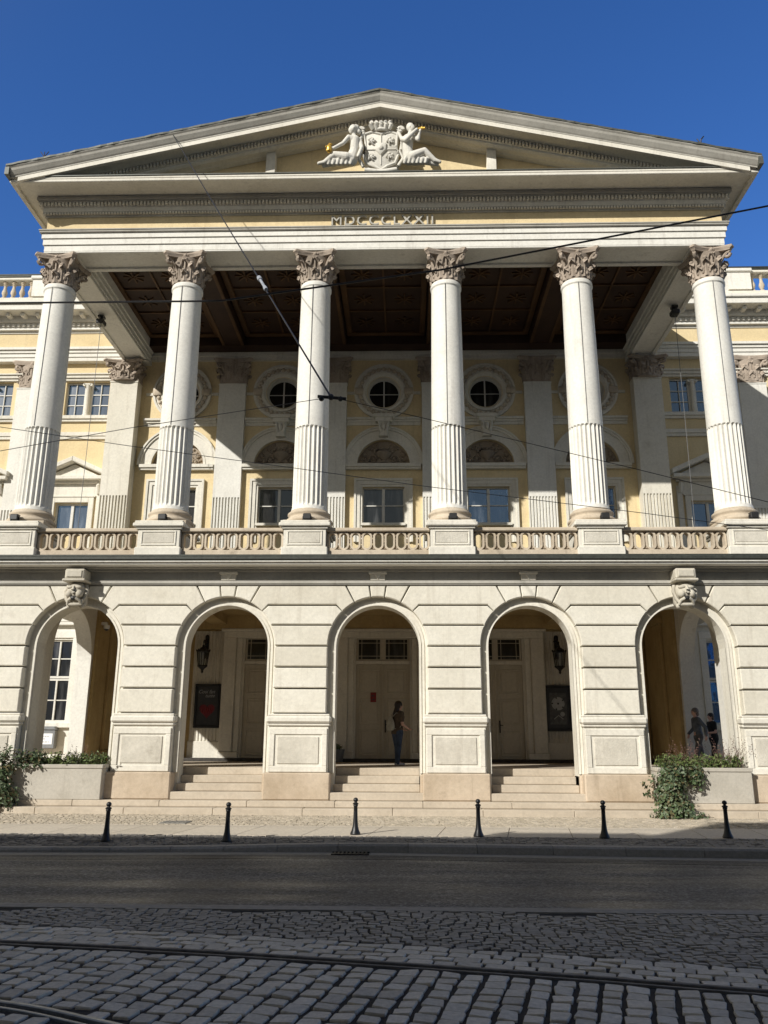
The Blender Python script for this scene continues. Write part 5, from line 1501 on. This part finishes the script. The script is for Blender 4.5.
# ------------------------------------------------------------------ overhead wires (over the tram track)
def cable(name, pts, r, label, mat='wire', y=8.0, sub=6):
    P = [Vector(p) for p in pts]; b = MB(); b.tube(P, r, 6)
    return tag(b.build(name, mat, loc=tuple(P[0])), label, 'wire')
w = empty('span_wire', (-6.05, 20.0, 18.75), 'black span wire from the left roof slope down to the wire junction', 'wire')
J0 = Vector((-.064, 8, 5.20)); A0 = Vector((-6.07, 19.98, 18.80)); 
I0 = A0.lerp(J0, .62)
b = MB(); b.tube([A0, A0.lerp(J0, .5) - Vector((0, 0, .03)), J0], .0105, 6); b.build('rope', 'wire', w)
d = (J0 - A0).normalized()
b = MB(); b.tube([A0 - d * .12, A0 + d * .12], .06, 8); b.box(A0.x - .06, A0.x + .06, A0.y - .05, A0.y + .5, A0.z - .04, A0.z + .04); b.build('anchor', 'iron', w)
b = MB(); q = A0.lerp(J0, .78); b.tube([q - d * .18, q - d * .06], .035, 8); b.tube([q - d * .06, q + d * .30], .02, 8); b.tube([q + d * .30, q + d * .42], .03, 8); b.build('insulator', 'porcelain', w)
b = MB(); b.tube([J0 + Vector((-.14, 0, .01)), J0 + Vector((.16, 0, -.02))], .018, 8); b.ball(J0, .035, 8); b.ball(J0 + Vector((-.10, 0, -.015)), .03, 8); b.ball(J0 + Vector((.10, 0, -.02)), .028, 8); b.build('clamp', 'iron', w)
cable('feeder_cable', [(-16, 8, 6.40), (-9, 8, 6.36), (-3.74, 8, 6.345), (-1.30, 8, 6.344), (-.3, 8, 6.492), (1.1, 8, 6.698), (4.742, 8, 7.457), (9, 8, 8.5), (16, 8, 10.5)], .0105, 'thick black cable sagging across the columns and rising to the right')
cable('contact_wire', [(-16, 8, 3.3), (-9, 8, 4.03), (-3.51, 8, 4.618), (-2.164, 8, 4.866), (-.064, 8, 5.20)], .0036, 'thin pale wire rising from the left to the junction', 'wire_grey')
cable('contact_wire', [(-.064, 8, 5.20), (.9, 8, 4.959), (3.053, 8, 4.391), (4.333, 8, 4.038), (9, 8, 2.9 + .3), (16, 8, 2.6)], .0036, 'thin dark wire falling from the junction to the right')
cable('contact_wire', [(-16, 8, 6.3), (-9, 8, 5.5), (-3.544, 8, 4.886), (-2.146, 8, 4.666), (-.427, 8, 4.417), (.894, 8, 4.218), (3.086, 8, 3.927), (4.298, 8, 3.749), (9, 8, 3.2), (16, 8, 2.7)], .0034, 'thin wire below the junction sloping gently down to the right', 'wire_grey')

# ------------------------------------------------------------------ people
def human(name, loc, rz, label, H=1.65, pose=None, top='olive', legs='jeans', shoes='shoe', hair='hair', hairlen=0, sleeves='short', bulk=1.0):
    """standing / walking figure facing local -Y; pose gives hand targets and step"""
    p = dict(step=.10, rh=(.26, -.05, .80), re=(.25, .05, 1.08), lh=(-.26, -.05, .80), le=(-.25, .05, 1.08), rd=(0, -.1, -1), ld=(0, -.1, -1), lean=.02, face=(0, -1, 0))
    p.update(pose or {})
    k = H / 1.65; V = lambda x, y, z: Vector((x, y, z)) * k
    root = empty(name, loc, label, 'person'); root.rotation_euler = (0, 0, rz)
    ln = p['lean']; st = p['step']
    J = [(V(0, 0, .90), .125 * k * bulk), (V(0, -ln * .4, 1.05), .105 * k * bulk), (V(0, -ln, 1.24), .125 * k * bulk), (V(0, -ln, 1.37), .07 * k), (V(0, -ln - .01, 1.44), .05 * k)]
    E = [(0, 1), (1, 2), (2, 3), (3, 4)]
    idx = {}
    for s, sh, el, ha, hd in ((1, 'R', p['re'], p['rh'], p['rd']), (-1, 'L', p['le'], p['lh'], p['ld'])):
        a = len(J); J += [(V(s * .155 * bulk, -ln, 1.325), .055 * k), (V(*el), .038 * k), (V(*ha), .027 * k)]; E += [(2, a), (a, a + 1), (a + 1, a + 2)]
        idx[sh] = a; hand(J, E, a + 2, hd, (0, -1, 0) if abs(hd[1]) < .6 else (1, 0, 0), k)
    for s, sy in ((1, -st), (-1, st)):
        a = len(J); J += [(V(s * .085, 0, .84), .088 * k * bulk), (V(s * .09, sy * .6 - .015, .47), .057 * k), (V(s * .09, sy, .085), .040 * k), (V(s * .10, sy - .13, .035), .035 * k)]
        E += [(0, a), (a, a + 1), (a + 1, a + 2), (a + 2, a + 3)]; idx['leg%d' % s] = a
    hc = V(0, -ln - .02, 1.54)
    me = skin_mesh(J, E, 1, .009, 0, head_parts(hc, .108 * k, p['face']))
    body = place(me, 'body', 'skin', root)
    def garment(pts, edges, nm, mat, extra=None):
        return place(skin_mesh(pts, edges, 1, .013, 0, extra), nm, mat, root)
    a, c = idx['R'], idx['L']; g = .014 * k
    T = [(V(0, .005, .93), .118 * k * bulk), (V(0, -ln * .4, 1.08), .108 * k * bulk + g), (J[2][0], J[2][1] + g), (V(0, -ln, 1.335), .085 * k)]
    ED_ = [(0, 1), (1, 2), (2, 3)]
    hem = MB(); hem.lathe([(.10 * k, .80 * k), (.142 * k * bulk, .80 * k), (.138 * k * bulk, .95 * k), (.10 * k, 1.0 * k)], (0, 0, 0), 20); hem.v = [(x * 1.08, y * .88 + .005, z) for x, y, z in hem.v]
    for q in (a, c):
        n0 = len(T); sl = 1.0 if sleeves == 'long' else .62
        T += [(J[q][0], J[q][1] + g), (J[q][0].lerp(J[q + 1][0], sl), lerp(J[q][1], J[q + 1][1], sl) + g * 1.1)]; ED_ += [(2, n0), (3, n0), (n0, n0 + 1)]
        if sleeves == 'long': T.append((J[q + 1][0].lerp(J[q + 2][0], .93), .032 * k + g)); ED_.append((n0 + 1, n0 + 2))
    garment(T, ED_, 'jacket' if sleeves == 'long' else 'shirt', top, [hem])
    T = [(V(0, .005, .87), .122 * k * bulk)]; ED_ = []
    for q in (idx['leg1'], idx['leg-1']):
        n0 = len(T); an = J[q + 2][0]
        T += [(J[q][0], J[q][1] + g), (J[q + 1][0], J[q + 1][1] + g * 1.3), (an + V(0, .005, .03), .058 * k), (an + V(0, .005, -.015), .060 * k)]
        ED_ += [(0, n0), (n0, n0 + 1), (n0 + 1, n0 + 2), (n0 + 2, n0 + 3)]
    garment(T, ED_, 'trousers', legs)
    for q in (idx['leg1'], idx['leg-1']):
        A, B = J[q + 2][0], J[q + 3][0]
        G_ = [(A + V(0, .045, -.045), .038 * k), (A + V(0, -.05, -.038), .046 * k), (B + V(0, .02, .006), .042 * k), (B + V(0, -.05, 0), .032 * k)]
        place(skin_mesh(G_, [(0, 1), (1, 2), (2, 3)], 1, .009), 'shoe', shoes, root)
    # hair: cap over the skull, plus a long fall down the back
    f = Vector(p['face']).normalized(); m = MB()
    m.ball(hc + Vector((0, 0, .025 * k)) - f * .022 * k, .110 * k, 16); ex = [m]
    G_ = [(hc - f * .05 * k + V(0, 0, .04), .075 * k), (hc - f * .06 * k - V(0, 0, .06), .07 * k)]
    if hairlen:
        G_ += [(hc - f * .085 * k - V(0, 0, .18), .085 * k), (hc - f * .115 * k - V(0, 0, hairlen * .8), .080 * k), (hc - f * .12 * k - V(0, 0, hairlen), .06 * k), (hc - f * .11 * k - V(0, 0, hairlen + .09), .03 * k)]
    place(skin_mesh(G_, [(i, i + 1) for i in range(len(G_) - 1)], 1, .012, 0, ex), 'hair', hair, root)
    for sgn in (-1, 1):
        e = MB(); sd = f.cross(Vector((0, 0, 1))); e.ball(hc + f * .083 * k + sd * sgn * .034 * k + Vector((0, 0, .002)), .011 * k, 8); e_ = e.build('eye', 'black'); e_.parent = root
    return root
# woman on the threshold, seen from behind her left shoulder, arms held forward
wx, wy = .46, 24.0
human('person', (wx, wy, FL), radians(118), 'woman with long dark hair, olive top and jeans standing in the middle arch', 1.74,
      dict(step=.04, re=(.20, -.05, 1.05), rh=(.15, -.26, .93), rd=(-.1, -1, -.45), le=(-.20, -.04, 1.05), lh=(-.14, -.25, .95), ld=(.1, -1, -.45), lean=.03), 'olive', 'jeans', 'shoe', 'hair', .42, bulk=1.24)
r = empty('backpack', (wx - .21, wy + .10, FL + .88), "pale canvas drawstring backpack on the back of the woman with jeans", 'backpack')
M = Matrix.Translation((wx, wy, FL)) @ Matrix.Rotation(radians(118), 4, 'Z')
b = MB(); b.lathe([(.05, 0), (.13, .02), (.165, .10), (.15, .22), (.09, .34), (.05, .37), (.06, .40)], (0, 0, 0), 16)
b.v = [(x, .215 + y * .62, .93 + z) for x, y, z in b.v]; b.xf(M).build('bag', 'canvas', r, smooth=60)
b = MB()
for s in (-1, 1): b.tube([(s * .05, .19, 1.30), (s * .12, .10, 1.42), (s * .14, -.08, 1.40), (s * .15, -.14, 1.22), (s * .16, .02, 1.0), (s * .10, .20, .98)], .011, 6)
b.xf(M).build('strap', 'canvas', r)
# two passers-by beyond the right side arch
human('person', (9.0, 24.5, FL), radians(-82), 'grey haired man in a pale blue jacket walking behind the right planter', 1.60,
      dict(step=.16, re=(.24, .12, 1.10), rh=(.24, .12, .86), le=(-.25, .0, 1.08), lh=(-.24, -.18, .92), lean=.03), 'bluecloth', 'greycloth', 'blackcloth', 'ghair', 0, 'long')
human('person', (10.1, 26.4, FL), radians(-78), 'dark haired person in a black vest behind the right planter', 1.53,
      dict(step=.14, re=(.24, -.05, 1.04), rh=(.16, -.27, 1.02), rd=(-.1, -1, 0), le=(-.25, .1, 1.06), lh=(-.25, .08, .82), lean=.03), 'blackcloth', 'blackcloth', 'greycloth', 'hair', 0, 'short', bulk=1.15)

# ------------------------------------------------------------------ houses across the street (behind the camera; they shade the road)
def townhouse(x0, x1, eave, ridge, label, dl=0, dr=0, y0=-4.0, y1=-15):
    r = empty('townhouse', ((x0 + x1) / 2, y0, 0), label, 'building', 'houses across the street')
    b = MB(); b.box(x0, x1, y1, y0, 0, eave); b.build('wall', 'townwall', r)
    b = MB(); ym = (y0 + y1) / 2
    vs = [(x0, y0 + .35, eave), (x1, y0 + .35, eave), (x1, y1, eave), (x0, y1, eave), (x0 + dl, ym, ridge), (x1 - dr, ym, ridge)]
    b.add(vs, [(0, 1, 5, 4), (2, 3, 4, 5), (1, 2, 5), (3, 0, 4), (0, 3, 2, 1)]); b.build('roof', 'roof', r)
    n = max(2, int((x1 - x0) / 2.6)); z = 1.2
    first = None
    while z + 2.2 < eave:
        for k in range(n):
            cx = lerp(x0, x1, (k + .5) / n)
            if first is None:
                b = MB()
                for (a, c, d, e) in ((-.62, .62, 1.8, 1.95), (-.62, .62, -.12, 0), (-.62, -.5, 0, 1.8), (.5, .62, 0, 1.8), (-.03, .03, 0, 1.8), (-.5, .5, 1.15, 1.2)): b.box(cx + a, cx + c, y0, y0 + .08, z + d, z + e)
                first = b.build('window', 'frame', r, loc=(cx, y0, z))
                b = MB(); b.box(cx - .5, cx + .5, y0 + .01, y0 + .03, z, z + 1.8); b.build('pane', 'glass', first)
                f0 = (cx, z)
            else:
                c = copy_tree(first, r); c.location = Vector((cx, y0, z)) - WLOC[r.name]
        z += 3.3
    return r
townhouse(-60, -33.5, 12.6, 16.2, 'plain plastered house farthest left across the street'); townhouse(-33.4, -14.2, 13.2, 16.0, 'plastered house opposite the left planter across the street', 2, 2)
townhouse(-14.1, -11.4, 13.85, 15.6, 'narrow plastered house squeezed between two wider ones across the street', .5, .5); townhouse(-11.3, 12, 15.5, 18.4, 'tall plastered house directly opposite the opera house', 2, 2)
townhouse(12.1, 40, 14.4, 17.5, 'long plastered house farthest right across the street', 2, 2)

# ------------------------------------------------------------------ light, sky, camera
sd = Vector((.82, 1.0, -.685)).normalized()
sun = bpy.data.lights.new('sun', 'SUN'); sun.energy = 4.5; sun.angle = radians(.53); sun.color = (1.0, .965, .90)
so = bpy.data.objects.new('sun', sun); COL.objects.link(so); so.rotation_euler = sd.to_track_quat('-Z', 'Y').to_euler(); so.location = (-20, -20, 30)
W = bpy.data.worlds.new('World'); SC.world = W; W.use_nodes = True; nt = W.node_tree
sky = nt.nodes.new('ShaderNodeTexSky'); sky.sky_type = 'NISHITA'; sky.sun_disc = False
sky.sun_elevation = math.asin(-sd.z); sky.sun_rotation = atan2(-sd.x, -sd.y)
sky.air_density = 1.0; sky.dust_density = .3; sky.ozone_density = 3.0; sky.altitude = 120
bg = nt.nodes['Background']; bg.inputs['Strength'].default_value = .14
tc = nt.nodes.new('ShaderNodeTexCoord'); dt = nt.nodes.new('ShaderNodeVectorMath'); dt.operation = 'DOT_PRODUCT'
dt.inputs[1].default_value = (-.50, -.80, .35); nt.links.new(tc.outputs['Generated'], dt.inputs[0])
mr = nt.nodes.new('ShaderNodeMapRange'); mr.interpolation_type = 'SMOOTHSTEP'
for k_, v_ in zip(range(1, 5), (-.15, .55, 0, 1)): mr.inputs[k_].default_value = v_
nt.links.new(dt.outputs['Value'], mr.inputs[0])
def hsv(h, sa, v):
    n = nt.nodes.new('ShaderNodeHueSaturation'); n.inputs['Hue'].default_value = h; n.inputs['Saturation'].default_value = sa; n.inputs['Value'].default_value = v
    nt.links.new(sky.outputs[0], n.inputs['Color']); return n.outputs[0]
warm_side = mix(nt, hsv(.5, .14, .42), (1.05, 1.0, .87), 1, 'MULTIPLY')        # sun-side sky greyed, dimmed and warmed to neutralise the shade fill
nt.links.new(mix(nt, hsv(.514, 1.27, 1.04), warm_side, mr.outputs[0]), bg.inputs[0])
cam = bpy.data.cameras.new('camera'); co = bpy.data.objects.new('camera', cam); COL.objects.link(co); SC.camera = co
f_, pit, yaw, roll = 825., .27354, .02778, .00465
fw = Vector((-sin(yaw) * cos(pit), cos(yaw) * cos(pit), sin(pit))); rt = Vector((cos(yaw), sin(yaw), 0)); up = rt.cross(fw)
r2 = rt * cos(roll) + up * sin(roll); u2 = -rt * sin(roll) + up * cos(roll)
Mx = Matrix(((r2.x, u2.x, -fw.x, .7211), (r2.y, u2.y, -fw.y, 0), (r2.z, u2.z, -fw.z, 1.7), (0, 0, 0, 1)))
co.matrix_world = Mx
cam.sensor_fit = 'HORIZONTAL'; cam.sensor_width = 36; cam.lens = 36 * f_ / 768; cam.clip_end = 2000; cam.clip_start = .05
SC.render.resolution_x = 768; SC.render.resolution_y = 1024
SC.view_settings.view_transform = 'Standard'; SC.view_settings.look = 'None'; SC.view_settings.exposure = .17; SC.view_settings.gamma = 1
SC.cycles.max_bounces = 8
